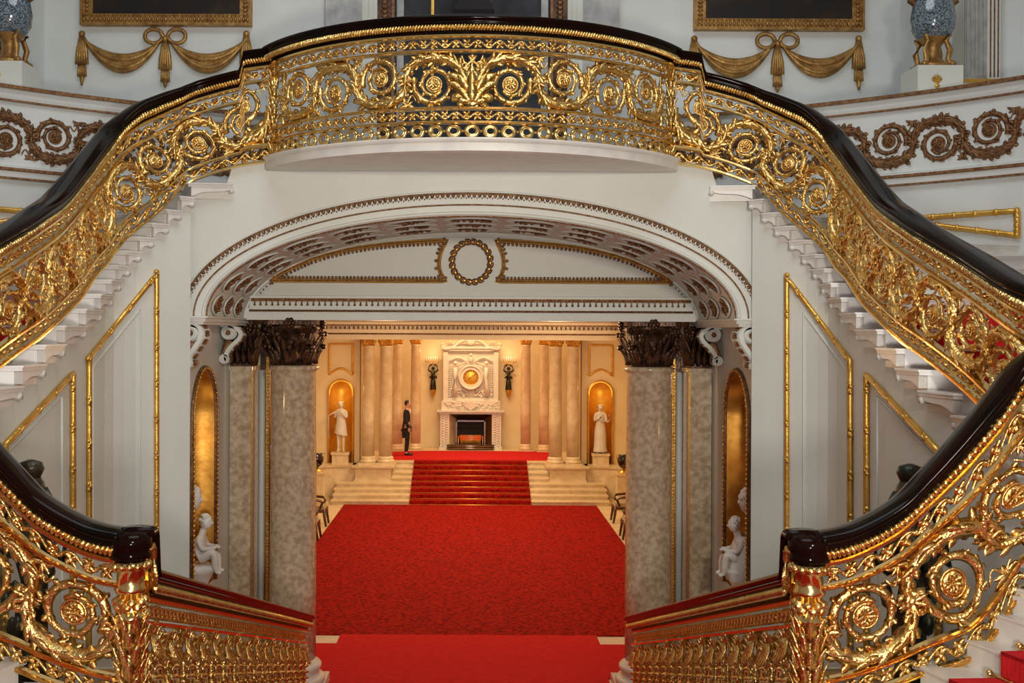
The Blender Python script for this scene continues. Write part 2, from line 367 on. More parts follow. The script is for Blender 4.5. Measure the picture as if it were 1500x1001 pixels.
# balcony balustrade: an arc bowed toward the stairwell
RB = 2.77
def balc(n=120, r=0.0, zt=3.32, zb=2.18):
    half = math.asin(2.35 / RB); out = []
    for i in range(n + 1):
        t = -half + 2 * half * i / n; out.append(((RB + r) * math.sin(t), 11.5 + RB - (RB + r) * math.cos(t), zt, zb))
    return out
R = Rail(balc(), 1, None, -1)
root = empty('balcony_balustrade', (0, 12, 7.1), 'bowed gilded balcony balustrade with acanthus centrepiece over the arch', 'balustrade')
rails(R, root)
border(R, root, 0.036, 0.146, 0.03, R.len - 0.03); border(R, root, 0.787, 0.903, 0.03, R.len - 0.03)
mid = R.len / 2; vc = (SCV0 + SCV1) / 2
lim = mid - 0.10; Pc = 0.585; 
for s_ in (-1, 1):
    u = 0.10
    for k in range(4):
        P = Pc * (1 if k else 1.04); cu = mid + s_ * (u + P / 2)
        scroll_cell(R, root, cu, P, 1 if k % 2 == 0 else -1, s_)
        u += P
    endl = lim - u + 0.1
    if endl > 0.05:
        e = MB()
        for k in range(5):
            e.leaf(mid + s_ * (u + 0.03), vc - 0.2 + 0.1 * k, PI / 2, 0.14, 0.03, s_ * 0.8, 0.0, 0.02, 0.03, 4)
            e.leaf(mid + s_ * (u + 0.06), vc - 0.25 + 0.11 * k, PI / 2 - s_ * 0.5, 0.10, 0.025, -s_ * 0.8, 0.0, 0.02, -0.03, 4)
        e.tube([(mid + s_ * (u + 0.02 + 0.02 * math.sin(i)), SCV0 + 0.04 * i, 0) for i in range(15)], 0.02, 6)
        e.map(R).build('end_foliage', M['gold'], root)
cp = MB()                                                                     # acanthus centrepiece
cp.tube([(mid, SCV0 + 0.01, 0), (mid, SCV0 + 0.05, 0), (mid, SCV0 + 0.12, 0), (mid, SCV0 + 0.22, 0), (mid, SCV0 + 0.34, 0)], [0.13, 0.065, 0.075, 0.115, 0.135], 16, (0, 0, 1), 0.12)
for row, (v, ln, cnt, sp) in enumerate(((0.21, 0.12, 7, 1.5), (0.25, 0.16, 5, 1.1), (0.33, 0.20, 5, 0.75), (0.42, 0.17, 5, 0.7))):
    for k in range(cnt):
        t = (k / (cnt - 1) - 0.5) * 2
        for w in (0.05, -0.05): cp.leaf(mid + t * (0.05 + 0.02 * row), v, PI / 2 - t * sp * 0.55, ln * 1.05, 0.05, -t * sp * 1.5, w * 2.0 * (1 - abs(t) * 0.5), 0.03, w * 0.8 * (1 - abs(t)), 6)
for s_ in (-1, 1):
    cp.tube([(mid + s_ * (0.02 + 0.06 * math.sin(i * 0.45)), 0.50 + 0.022 * i, 0) for i in range(11)], 0.014, 6)
    cp.tube(spiral_pts(mid + s_ * 0.075, 0.62, 0.045, 0.012, 0, 1.3, s_, 16), 0.011, 6)
    for i in range(4): cp.leaf(mid + s_ * (0.03 + 0.02 * i), 0.54 + 0.045 * i, PI / 2 - s_ * 0.9, 0.06, 0.016, s_ * 0.8, 0, 0.012, 0.01, 4)
cp.tube([(mid, 0.5, 0), (mid, 0.72, 0)], 0.013, 6); cp.ball((mid, 0.715, 0), 0.024)
cp.map(R).build('acanthus_centrepiece', M['gold'], root)
nr = 29
for i in range(nr):
    u = (i + 0.5) * R.len / nr; b = MB(); k = 20
    b.tube([(u + 0.062 * math.cos(2 * PI * j / k), -0.075 + 0.054 * math.sin(2 * PI * j / k), 0) for j in range(k)], 0.022, 8, closed=True, flute=0.15)
    b.tube([(u + 0.044 * math.cos(2 * PI * j / k), -0.075 + 0.038 * math.sin(2 * PI * j / k), 0.012) for j in range(k)], 0.007, 6, closed=True)
    b.ball((u + 0.5 * R.len / nr, -0.075, 0), (0.016, 0.016, 0.02), 6, 4)
    b.map(R).build('ring', M['goldsm'], root)
# balcony slab and its front
def arcpts(r, n=60):
    half = math.asin(2.35 / RB); return [((RB + r) * math.sin(-half + 2 * half * i / n), 11.5 + RB - (RB + r) * math.cos(-half + 2 * half * i / n)) for i in range(n + 1)]
sl = MB(); rows = []
prof = [(0.02, 0.0), (0.07, 0.015), (0.07, 0.10), (0.09, 0.115), (0.10, 0.135), (0.10, 0.15), (0.05, 0.158)]
for i in range(61):
    rows.append([(arcpts(r)[i][0], arcpts(r)[i][1], EYE + 1.875 + z) for r, z in prof])
sl.grid(rows, False, False)
a_ = arcpts(0.02); b_ = arcpts(0.05)
n = len(a_); vs = [(x, y, EYE + 1.875) for x, y in a_] + [(2.42, 12.84, EYE + 1.875), (-2.42, 12.84, EYE + 1.875)]
sl.add(vs, [tuple(range(len(vs)))], False)
vs = [(x, y, EYE + 2.033) for x, y in b_] + [(2.42, 12.9, EYE + 2.033), (-2.42, 12.9, EYE + 2.033)]
sl.add(vs, [tuple(range(len(vs)))], False)
struct('trim_1', sl, M['marble'], True)

# central flight balustrades: run away from the landing down to the columns
def motif(mb, u, big):
    """upright palmette baluster with hood leaf, festoon and hanging scrolls"""
    hw = 0.20 if big else 0.155; top = 0.72 if big else 0.69
    n = 12; arch = [(u + hw * math.cos(PI * i / n), top - 0.20 + 0.19 * math.sin(PI * i / n), 0.0) for i in range(n + 1)]
    mb.tube([(u - hw * 0.8, 0.30, 0)] + arch[::-1] + [(u + hw * 0.8, 0.30, 0)], 0.024 if big else 0.018, 8, flute=0.25)
    for i in range(n + 1):
        p = arch[i]; a = PI * i / n
        for w in (0.03, -0.03): mb.leaf(p[0], p[1], a, 0.075, 0.022, 0.6, w * 0.5, 0.014, w, 4)
    for k in range(-2, 3):
        for w in (0.05, -0.05): mb.leaf(u + k * 0.025, top - 0.03, -PI / 2 + k * 0.35, 0.17, 0.022, -k * 0.2, w * 0.6, 0.015, w * 1.2, 4)
    mb.tube([(u, 0.19, 0), (u, 0.26, 0), (u, 0.33, 0), (u, 0.42, 0), (u, 0.50, 0), (u, 0.58, 0)], [0.05, 0.028, 0.05, 0.022, 0.035, 0.02], 8, flute=0.2)
    mb.tube([(u + hw * (-1 + 2 * i / 10), 0.47 - 0.07 * math.sin(PI * i / 10), 0.02) for i in range(11)], 0.014, 6)
    for s_ in (-1, 1):
        mb.tube(spiral_pts(u + s_ * hw * 0.55, 0.285, 0.075, 0.02, PI / 2, 1.4, s_, 18), 0.014, 6)
        mb.tube(spiral_pts(u + s_ * hw * 0.5, 0.56, 0.06, 0.02, -PI / 2, 1.3, -s_, 16), 0.012, 6)
        for k in range(5):
            for w in (0.02, -0.02): mb.leaf(u + s_ * 0.03, 0.22 + k * 0.075, PI / 2 - s_ * 0.5, 0.11, 0.024, -s_ * 1.3, w, 0.014, w * 2, 4)
        mb.ball((u + s_ * hw * 0.55, 0.285, 0), (0.022, 0.022, 0.035), 6, 4)
    for k in range(7): mb.leaf(u, 0.20, PI * k / 6, 0.09, 0.022, 0.4 * (3 - k) / 3, 0.0, 0.02, 0.03, 4)
    mb.ball((u, 0.40, 0), (0.030, 0.030, 0.05), 8, 6)
CFR = {}
for side, word in ((-1, 'left'), (1, 'right')):
    z0, z1 = -1.53, -3.67
    pts = []
    for i in range(0, 361):
        t = i / 360; y = 7.10 + 7.0 * t
        z = z0 + (z1 - z0) * t
        if y < 7.22: z = -1.29
        elif y < 7.26: z = -1.29 + (z0 + (z1 - z0) * 0.03 + 1.29) * (y - 7.22) / 0.04
        pts.append((2.18 - 0.06 * t, y, z, min(z - H0 + 0.0, -2.43) if y < 7.26 else z - H0))
    R = Rail(pts, side, None, -1); CFR[side] = R
    root = empty('landing_balustrade', (side * 2.15, 10.5, 1.5), 'gilded balustrade with closely set palmette balusters descending beside the central stair to the %s column' % word, 'balustrade', 'central stair balustrades')
    rails(R, root, extra=(0.11, 0.12, 0.13, 0.14, 0.15, 0.16, 0.17))
    # upper border of little arches
    b = MB(); u = 0.22
    while u < R.len - 0.06:
        b.tube([(u + 0.042 * math.cos(PI * i / 8 - 0.2), 0.835 + 0.045 * math.sin(PI * i / 8 * 1.15 - 0.2), 0.0) for i in range(9)], 0.011, 6)
        for k in (-0.8, 0, 0.8): b.leaf(u, 0.80, PI / 2 + k, 0.055, 0.014, 0, 0.0, 0.014, 0.01, 3)
        b.leaf(u + 0.05, 0.895, -PI / 2, 0.08, 0.015, 0, 0, 0.012, 0.01, 3)
        u += 0.10
    b.map(R).build('arcaded_border', M['gold'], root)
    border(R, root, 0.036, 0.146, 0.2, R.len - 0.03)
    u = 0.34; k = 0
    while u < R.len - 0.1:
        mb = MB(); motif(mb, u, k % 2 == 0); mb.map(R).build('palmette_baluster', M['gold'], root); u += 0.43; k += 1
    # newel at the landing
    nw = empty('newel_post', (side * 2.20, 7.07, 2.41), 'gilded newel post wrapped in leaves at the %s side of the landing' % word, 'newel post', 'landing newels')
    x, y = side * 2.20, 7.08; zb = 2.41
    cb2 = MB()
    for i in range(14):
        a = 2 * PI * i / 14
        cb2.ball((x + 0.115 * math.cos(a), y + 0.115 * math.sin(a), zb + 1.165), 0.026, 6, 5)
    for i in range(8):
        a = 2 * PI * i / 8
        for zq in (): cb2.ball((x + 0.085 * math.cos(a + zq * 9), y + 0.085 * math.sin(a + zq * 9), zb + zq), 0.03, 6, 5)
    cb2.build('beading', M['gold'], nw); cb2 = MB()
    for i in range(16):
        a = 2 * PI * i / 16; cb2.ball((x + 0.085 * math.cos(a), y + 0.085 * math.sin(a), zb + 0.90 + 0.03 * (i % 2)), 0.034, 6, 5)
    cb2.build('flower_band', M['gold'], nw)
    nb = MB().lathe([(0.12, 0), (0.12, 0.08), (0.09, 0.12), (0.075, 0.2), (0.085, 0.45), (0.078, 0.75), (0.07, 0.84)], (x, y, zb), 20, flute=0.14)
    nb.build('shaft', M['gold'], nw)
    lb = MB()
    for i in range(7):
        for q in range(7):
            a = q * 2 * PI / 7 + i * 0.45; l = MB().leaf(0, 0, PI / 2, 0.17, 0.036, 0, 0, 0.014, 0.05, 4)
            lb.join(l, lambda u_, v_, w_, a=a, i=i: (x + math.cos(a) * (0.078 + w_) - math.sin(a) * u_, y + math.sin(a) * (0.078 + w_) + math.cos(a) * u_, zb + 0.1 + i * 0.10 + v_))
    lb.build('leaf_wrap', M['gold'], nw)
    cb = MB().lathe([(0.085, 0.80), (0.10, 0.815), (0.10, 0.84), (0.08, 0.85), (0.078, 0.98), (0.095, 0.99), (0.105, 1.01), (0.09, 1.03), (0.085, 1.12), (0.11, 1.14), (0.12, 1.17), (0.11, 1.20)], (x, y, zb), 20)
    cb.build('collar', M['goldsm'], nw)
    hb = MB().lathe([(0.09, 1.20), (0.125, 1.21), (0.132, 1.24), (0.12, 1.26), (0.138, 1.28), (0.136, 1.34), (0.11, 1.372), (0.0, 1.382)], (x, y, zb), 24)
    hb.build('cap', M['rail'], nw)
# ------------------------------------------------------------------ staircase and side walls
PK = [(2.33, 12.86), (2.80, 12.86), (3.29, 12.80), (3.41, 12.68), (3.53, 12.57), (3.66, 12.44), (3.78, 12.32), (3.87, 12.19), (3.94, 12.05), (3.97, 11.84), (3.95, 11.42), (3.88, 10.77),
      (3.80, 10.0), (3.78, 9.5), (3.79, 9.05), (3.85, 8.55), (3.87, 8.1), (3.88, 7.6), (3.98, 7.2), (3.97, 6.96), (3.80, 6.98), (3.60, 7.05), (3.51, 7.06), (3.39, 7.07), (3.22, 7.07), (2.92, 7.07), (2.6, 7.07), (2.25, 7.07)]
DC, DR = 7.1, 8.55                                                     # drum centre depth and radius
def ZK(k): return EYE + 1.88 - 0.168 * k
def QK(k):
    f = math.radians(73 - 141 * k / 27); return (DR * math.cos(f), DC + DR * math.sin(f))
def wall_line():
    """smoothed stair wall line, dense, with running parameter k"""
    out = []
    for k in range(27):
        for j in range(4):
            t = j / 4; out.append((PK[k][0] * (1 - t) + PK[k + 1][0] * t, PK[k][1] * (1 - t) + PK[k + 1][1] * t, k + t))
    out.append((*PK[27], 27)); return out
WL = wall_line()
def wall_hit(px, side):
    """depth of the curved stair wall seen in direction px"""
    t = side * (px - VX) / F; best = None
    for a, b in zip(WL, WL[1:]):
        if a[2] > 16: break
        fa = a[0] - t * a[1]; fb = b[0] - t * b[1]
        if fa * fb <= 0 and fa != fb:
            q = fa / (fa - fb); return (a[0] + (b[0] - a[0]) * q, a[1] + (b[1] - a[1]) * q)
    return None
for side, word in ((-1, 'left'), (1, 'right')):
    root = empty('curved_staircase', (side * 4, 9, 0), 'white marble staircase sweeping up the %s side with scroll brackets under its treads' % word, 'staircase', 'curved marble flights')
    for k in range(1, 27):
        a, b = PK[k], PK[k + 1]; qa, qb = QK(k), QK(k + 1); z = ZK(k)
        dx, dy = b[0] - a[0], b[1] - a[1]; l = math.hypot(dx, dy); dx /= l; dy /= l
        nx, ny = -dy, dx                                                # toward the well for right-hand walls
        if (nx * (0 - a[0]) + ny * (10 - a[1])) < 0: nx, ny = -nx, -ny
        if k >= 19: nx, ny = 0.0, 1.0
        st = MB(); ov = 0.10
        dqx, dqy = qb[0] - qa[0], qb[1] - qa[1]; ql = math.hypot(dqx, dqy); nos = 0.035
        ia = (a[0] + nx * ov, a[1] + ny * ov); ib = (b[0] + nx * ov + dx * nos, b[1] + ny * ov + dy * nos); ob = (qb[0] + dqx / ql * nos, qb[1] + dqy / ql * nos)
        poly = [ia, ib, ob, qa]
        poly = [(side * p[0], p[1]) for p in poly]
        st.prism(poly, z - 0.016, z, 'z')
        sh = [(ia[0] - nx * .015, ia[1] - ny * .015), (ib[0] - nx * .015 - dx * .015, ib[1] - ny * .015 - dy * .015), (qb[0], qb[1]), qa]
        st.prism([(side * p[0], p[1]) for p in sh], z - 0.045, z - 0.016, 'z')
        ins = -0.006 if k < 20 else 0.0
        body = [(a[0] - nx * ins, a[1] - ny * ins), (b[0] - nx * ins, b[1] - ny * ins), qb, qa]; st.prism([(side * p[0], p[1]) for p in body], z - (0.175 if k < 20 else 0.30), z - 0.045, 'z')
        s = st.build('step', M['marble'], root, True)
        if k < 20:                                                       # scroll bracket on the string below the tread end
            br = MB(); pts = []; n = 10
            for i in range(n + 1):
                t = i / n; d = 0.07 + 0.085 * (t ** 1.6) + 0.012 * math.sin(t * PI * 2); pts.append((t * l * 0.97, -d))
            curl = [(l * 0.10 * 0 + 0.03 + 0.028 * math.cos(q), -0.078 + 0.028 * math.sin(q)) for q in [PI * 0.2 - i * PI * 1.2 / 6 for i in range(7)]][::-1]
            poly = [(0, -0.045)] + [(l * 0.97, -0.045)] + pts[::-1]
            m_ = len(poly); vs = []
            for w in (0.0, 0.075):
                for (t_, d_) in poly: vs.append((side * (a[0] + dx * t_ + nx * w), a[1] + dy * t_ + ny * w, z + d_))
            br.add(vs, [tuple(range(m_)), tuple(range(m_, 2 * m_))[::-1]] + [(i, (i + 1) % m_, m_ + (i + 1) % m_, m_ + i) for i in range(m_)], False)
            c = MB().tube([(0.02, -0.085, -0.002), (0.02, -0.085, 0.085)], 0.03, 12, (1, 0, 0))
            br.join(c, lambda t_, d_, w_: (side * (a[0] + dx * t_ + nx * w_), a[1] + dy * t_ + ny * w_, z + d_))
            br.build('scroll_bracket', M['marble'], s, True)
    # string wall from the floor up to the treads
    wb = MB()
    for k in range(1, 27):
        a, b = PK[k], PK[k + 1]; z = ZK(k) - 0.05
        if k == 1: a = (3.44, 12.86); 
        if k <= 1: continue
        if k == 2: a = (3.44, 12.86) if False else PK[2]
        wb.add([(side * a[0], a[1], 0), (side * b[0], b[1], 0), (side * b[0], b[1], z), (side * a[0], a[1], z)], [(0, 1, 2, 3)], False)
    struct('wall_%s' % word, wb, M['plaster'])
    # carpet on the near treads, held by rods
    cp = MB(); rn = empty('stair_runner', (side * 5, 5.5, 2.4), 'red stair carpet on the %s marble flight beside the landing' % word, 'carpet', 'stair carpets')
    rods = MB()
    for k in range(10, 28):
        z = ZK(k) + 0.004
        def L(P_, Q_, f): return (side * (P_[0] + (Q_[0] - P_[0]) * f), P_[1] + (Q_[1] - P_[1]) * f)
        if k < 27:
            a, b = PK[k], PK[k + 1]; qa, qb = QK(k), QK(k + 1)
            f0 = 0.34 / math.hypot(qa[0] - a[0], qa[1] - a[1]); f1 = 1 - f0
            p = [L(a, qa, f0), L(b, qb, f0), L(b, qb, f1), L(a, qa, f1)]
            cx, cy = (b[0] - a[0]), (b[1] - a[1]); cl = math.hypot(cx, cy) or 1; ex, ey = side * cx / cl * 0.05, cy / cl * 0.05
            p2 = [p[0], (p[1][0] + ex, p[1][1] + ey), (p[2][0] + ex, p[2][1] + ey), p[3]]
            cp.prism(p2, z - 0.002, z + 0.022, 'z'); 
            cp.add([(p2[1][0], p2[1][1], z + 0.022), (p2[2][0], p2[2][1], z + 0.022), (p2[2][0], p2[2][1], z - 0.15), (p2[1][0], p2[1][1], z - 0.15)], [(0, 1, 2, 3)], False)
            if k >= 18:
                q0 = L(b, qb, f0 * 0.8); q1 = L(b, qb, f1)
                rd = MB().tube([(q0[0] + ex * 1.3, q0[1] + ey * 1.3, z - 0.14), (q1[0] + ex * 1.3, q1[1] + ey * 1.3, z - 0.14)], 0.012, 8)
                rd.ball((q0[0] + ex * 1.3, q0[1] + ey * 1.3, z - 0.14), 0.028); rd.build('stair_rod', M['goldsm'], rn)
    cp.build('carpet', M['carpet2'], rn)

# gilt panel mouldings on the string walls
def on_wall(px, py, side, off=0.03):
    qx = px + (py - VY) * ROLL; qy = py - (px - VX) * ROLL
    h = wall_hit(qx, side)
    if h is None: h = (side * (qx - VX) * 12.86 / F, 12.86)
    x, D = h; return (side * (x - off), D - off * 0.3, EYE - (qy - VY) * D / F)
def frame_line(corners, side, off, n=14):
    out = []
    m = len(corners)
    for i in range(m):
        a, b = corners[i], corners[(i + 1) % m]
        for j in range(n): out.append(on_wall(a[0] + (b[0] - a[0]) * j / n, a[1] + (b[1] - a[1]) * j / n, side, off))
    return out
for side, frames, word in ((-1, [((226, 402), (226, 985), (127, 985), (127, 524)), ((103, 547), (103, 985), (3, 985), (3, 652))], 'left'),
                     (1, [((1156, 407), (1156, 990), (1249, 990), (1249, 529)), ((1273, 549), (1273, 990), (1378, 990), (1378, 660))], 'right')):
    for fi, fr in enumerate(frames):
        lab = 'gilt ribbon-tied panel moulding on the %s stair wall, %s' % (word, 'tall one beside the arch' if fi == 0 else 'lower one with the sloping top farther from the arch')
        root = empty('panel_moulding', on_wall(fr[2][0], fr[2][1], side, 0.0), lab, 'moulding')
        pl = frame_line(fr, side, 0.03, 22); mb = MB()
        mb.tube(pl, 0.034, 8, (side * 1.0, 0.2, 0), closed=True, flute=0.15)
        mb.build('gilt_moulding', M['goldmat'], root)
        acc = 0.2
        for i in range(len(pl)):
            a, b = Vector(pl[i]), Vector(pl[(i + 1) % len(pl)]); acc += (b - a).length
            if acc > 0.36 and a.z > 0.7:
                acc = 0; t = (b - a).normalized(); r = MB()
                for s_ in (-0.03, 0.03): r.ball(tuple(a + t * s_), (0.032, 0.05, 0.03), 8, 5)
                r.tube([tuple(a - t * 0.035 + Vector((-side * 0.02, -0.02, -.02))), tuple(a + Vector((-side * 0.03, -0.03, 0))), tuple(a + t * 0.035 + Vector((-side * 0.02, -0.02, .02)))], 0.014, 6)
                r.build('ribbon_tie', M['goldmat'], root)
        cx = sum(c[0] for c in fr) / 4; inn = []
        if fi == 0: inn = [(fr[0][0] + (-22 if side < 0 else 22) , fr[0][1] + 52), (fr[0][0] + (-22 if side < 0 else 22), 980), (fr[2][0] + (8 if side < 0 else -8), 980), (fr[3][0] + (8 if side < 0 else -8), fr[3][1] + 14)]
        else: inn = [(fr[0][0] + (-13 if side < 0 else 13), fr[0][1] + 32), (fr[0][0] + (-13 if side < 0 else 13), 980), (fr[2][0] + (2 if side < 0 else -2), 980), (fr[3][0] + (2 if side < 0 else -2), fr[3][1] + 16)]
        MB().tube(frame_line(inn, side, 0.006, 22), 0.012, 6, (side * 1.0, 0.2, 0), closed=True).build('inner_bead', M['plaster'], root)

# ------------------------------------------------------------------ arch wall, vault, tympanum
AY, TY = 12.86, 15.1; SPR = EYE + 0.16
def ell(a, b, n=64): return [(a * math.cos(PI - PI * i / n), SPR + b * math.sin(PI - PI * i / n)) for i in range(n + 1)]
TOPZ = EYE + 2.0
wb = MB(); n = 64; e = ell(3.13, 1.20, n)
def toprow(i):
    t = PI - PI * i / n; return (3.44 * math.cos(t) if 0 < i < n else (3.44 if i else -3.44) * 1.0, 0)
rows = []
for i, (x, z) in enumerate(e):
    X = -3.44 + 6.88 * i / n; ax = abs(X)
    zt = TOPZ if ax < 2.8 else (ZK(1) - 0.04 if ax < 2.8 else (ZK(1) - 0.05 if ax < 3.29 else ZK(2) - 0.05))
    rows.append([(x, AY, z), (X, AY, zt)])
wb.grid(rows, False, False)
for s_ in (-1, 1):
    wb.add([(s_ * 3.13, AY, SPR), (s_ * 3.44, AY, ZK(2) - 0.05), (s_ * 3.44, AY, SPR)], [(0, 1, 2)], False)
    # jamb walls of the passage below the springing
struct('wall_arch', wb, M['plaster'])
vt = MB(); vt.grid([[(x, AY + (TY - AY) * j / 4, z) for j in range(5)] for x, z in e], False, True)
struct('ceiling', vt, M['plaster'])
# jamb walls with arched niches: polygon with an arched hole
NC, NRR, NZ, NB = 14.06, 0.60, EYE - 1.12, EYE - 3.35
for side, word in ((-1, 'left'), (1, 'right')):
    X = side * 3.44; jb = MB(); y0, y1 = AY, 15.62; n = 20
    arc = [(NC + NRR * math.cos(PI - PI * i / n), NZ + NRR * math.sin(PI - PI * i / n)) for i in range(n + 1)]
    top = [(y0 + (y1 - y0) * i / n, SPR) for i in range(n + 1)]
    jb.grid([[(X, *arc[i]), (X, *top[i])] for i in range(n + 1)], False, False)
    jb.add([(X, y0, NB), (X, NC - NRR, NB), (X, NC - NRR, NZ), (X, y0, SPR)], [(0, 1, 2, 3)], False)
    jb.add([(X, y1, NB), (X, NC + NRR, NB), (X, NC + NRR, NZ), (X, y1, SPR)], [(0, 1, 2, 3)], False)
    jb.add([(X, y0, 0), (X, y1, 0), (X, y1, NB), (X, y0, NB)], [(0, 1, 2, 3)], False)
    # gilded half-dome interior of the niche
    struct('wall_jamb_%s' % word, jb, M['plaster'])
    ni = MB(); m = 14; sx = side
    rows = []
    for z in [NB + (NZ - NB) * j / 8 for j in range(9)]:
        rows.append([(X + sx * NRR * math.sin(PI * i / m), NC - NRR * math.cos(PI * i / m), z) for i in range(m + 1)])
    for j in range(1, 9):
        ph = PI / 2 * j / 8; rows.append([(X + sx * NRR * math.cos(ph) * math.sin(PI * i / m), NC - NRR * math.cos(ph) * math.cos(PI * i / m), NZ + NRR * math.sin(ph)) for i in range(m + 1)])
    ni.grid(rows, False, True)
    ni.add([(X + sx * NRR * math.sin(PI * i / m), NC - NRR * math.cos(PI * i / m), NB) for i in range(m + 1)], [tuple(range(m + 1))], False)
    root = empty('arched_niche', (X, NC, NB), 'gilded arched niche in the %s jamb of the arch, holding a marble cherub' % word, 'niche', 'jamb niches')
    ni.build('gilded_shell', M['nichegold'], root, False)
    fr = MB(); pth = [(X - side * 0.015, NC - NRR - 0.03, NB)] + [(X - side * 0.015, NC + (NRR + 0.03) * math.cos(PI - PI * i / 24), NZ + (NRR + 0.03) * math.sin(PI - PI * i / 24)) for i in range(25)] + [(X - side * 0.015, NC + NRR + 0.03, NB)]
    fr.tube(pth, 0.032, 8, (1, 0, 0)); fr.build('gilt_surround', M['darkgilt'], root)
    be = MB()
    P_ = [Vector(p) for p in pth]
    for a, b in zip(P_, P_[1:]):
        q = max(1, int((b - a).length / 0.06))
        for j in range(q): be.ball(tuple(a + (b - a) * (j + .5) / q + Vector((-side * 0.03, 0, 0))), 0.018, 5, 4)
    be.tube([(p.x - side * 0.025, p.y, p.z) for p in P_], 0.012, 5, (1, 0, 0))
    be.build('beading', M['goldmat'], root)
    # impost cornice
    im = MB(); 
    prof = [(0.0, 0.0), (0.02, 0.0), (0.03, 0.025), (0.06, 0.03), (0.07, 0.055), (0.0, 0.06)]
    # runs along jamb and returns under the archivolt
    x_in = 3.12
    im.box(*sorted((side * 3.44, side * x_in)), AY - 0.03, 15.3, SPR - 0.065, SPR - 0.015)
    im.box(*sorted((side * 3.46, side * (x_in - 0.03))), AY - 0.055, 15.3, SPR - 0.02, SPR + 0.0)
    im.box(*sorted((side * 3.44, side * (x_in + 0.03))), AY - 0.01, 15.3, SPR - 0.10, SPR - 0.065)
    struct('trim_%d' % (2 if side < 0 else 3), im, M['plaster'])

# S-scroll consoles below the impost
def console(side, y0, y1, zt, h, w, label):
    root = empty('scroll_console', (side * 3.44, (y0 + y1) / 2, zt - h), label, 'console', 'arch scroll consoles')
    def X(u): return side * (3.44 - u)                                     # u grows out of the jamb
    body = MB(); R1 = 0.105; R2 = 0.07
    c1 = (0.135, zt - 0.13); c2 = (0.075, zt - h + R2)
    for (cx, cz), r in ((c1, R1), (c2, R2)):
        for yy, wd in ((y0, 0.02),):
            pts = spiral_pts(cx, cz, r * 0.90, r * 0.45, PI / 2, 1.3, 1, 28)
            body.tube([(X(p[0]), y0 + 0.005, p[1]) for p in pts], r * 0.17, 6, (0, 1, 0))
        body.tube([(X(cx), y0, cz), (X(cx), y1, cz)], r * 0.93, 20, (0, 0, 1))
    n = 14; prof = []
    for i in range(n + 1):
        t = i / n; u = (w - 0.02) * (1 - t) ** 1.1 + (R2 * 1.7) * t ** 1.0 * 1.0 - 0.05 * math.sin(PI * t); z = c1[1] + (c2[1] - c1[1]) * t
        prof.append((u, z))
    ctl = [(0.03, -0.005), (0.14, -0.005), (0.235, -0.04), (w - 0.01, -0.12), (w - 0.03, -0.22), (0.19, -0.33), (0.13, -0.42), (0.125, -0.47), (0.135, -h + 0.06)]
    dp = spline([(a, zt + b, 0, 0) for a, b in ctl], 0.03); prof = [(p[0], p[1]) for p in dp]; n = len(prof) - 1
    inn = []
    for i, p in enumerate(prof):
        q0 = prof[max(i - 1, 0)]; q1 = prof[min(i + 1, n)]; tx, tz = q1[0] - q0[0], q1[1] - q0[1]; l_ = math.hypot(tx, tz); inn.append((p[0] + tz / l_ * 0.048, p[1] - tx / l_ * 0.048))
    strip = list(prof) + inn[::-1]
    vs = [(X(u), y0, z) for u, z in strip] + [(X(u), y1, z) for u, z in strip]; m_ = len(strip)
    body.add(vs, [(i, (i + 1) % m_, m_ + (i + 1) % m_, m_ + i) for i in range(m_)], True)
    for i in range(n): 
        a, b, c, d = i, i + 1, m_ - 2 - i, m_ - 1 - i
        o = len(body.v) - 2 * m_; body.f.append((o + a, o + b, o + c, o + d)); body.sm.append(False)
    body.build('scroll_body', M['plaster'], root, True)
    g = MB()
    for k in range(9):
        a = 2 * PI * k / 9; g.ball((X(c1[0] + R1 * 0.25 * math.cos(a)), y0 - 0.005, c1[1] + R1 * 0.25 * math.sin(a)), (R1 * 0.12, 0.015, R1 * 0.12), 6, 4)
    g.ball((X(c1[0]), y0 - 0.01, c1[1]), (R1 * 0.2, 0.02, R1 * 0.2), 8, 5); g.build('rosette', M['darkgilt'], root); g = MB()
    for k in range(9):
        t = k / 8; g.ball((X(0.05 + 0.09 * (1 - t)), y0 + 0.01, c1[1] - R1 - 0.03 + (c2[1] + R2 - c1[1] + R1 + 0.03) * t * 0.95), (0.05 * (1.2 - t), 0.015, 0.035), 6, 4)
    g.build('side_foliage', M['darkgilt'], root); g = MB()
    for k in range(16):                                                    # leaves down the front
        t = k / 15; u = prof[int(t * n)][0] + 0.006; g.ball((X(u), (y0 + y1) / 2, prof[int(t * n)][1]), (0.02, (y1 - y0) * 0.28, 0.022), 6, 4)
    g.build('gilt_foliage', M['darkgilt'], root)
for side, word in ((-1, 'left'), (1, 'right')):
    console(side, AY + 0.0, AY + 0.42, SPR - 0.07, 0.56, 0.29, 'white scroll console with gilt rosette at the front %s corner of the arch' % word)
    console(side, 14.86, 15.12, SPR - 0.07, 0.56, 0.33, 'white scroll console with gilt rosette deeper in the arch beside the %s pilaster' % word)

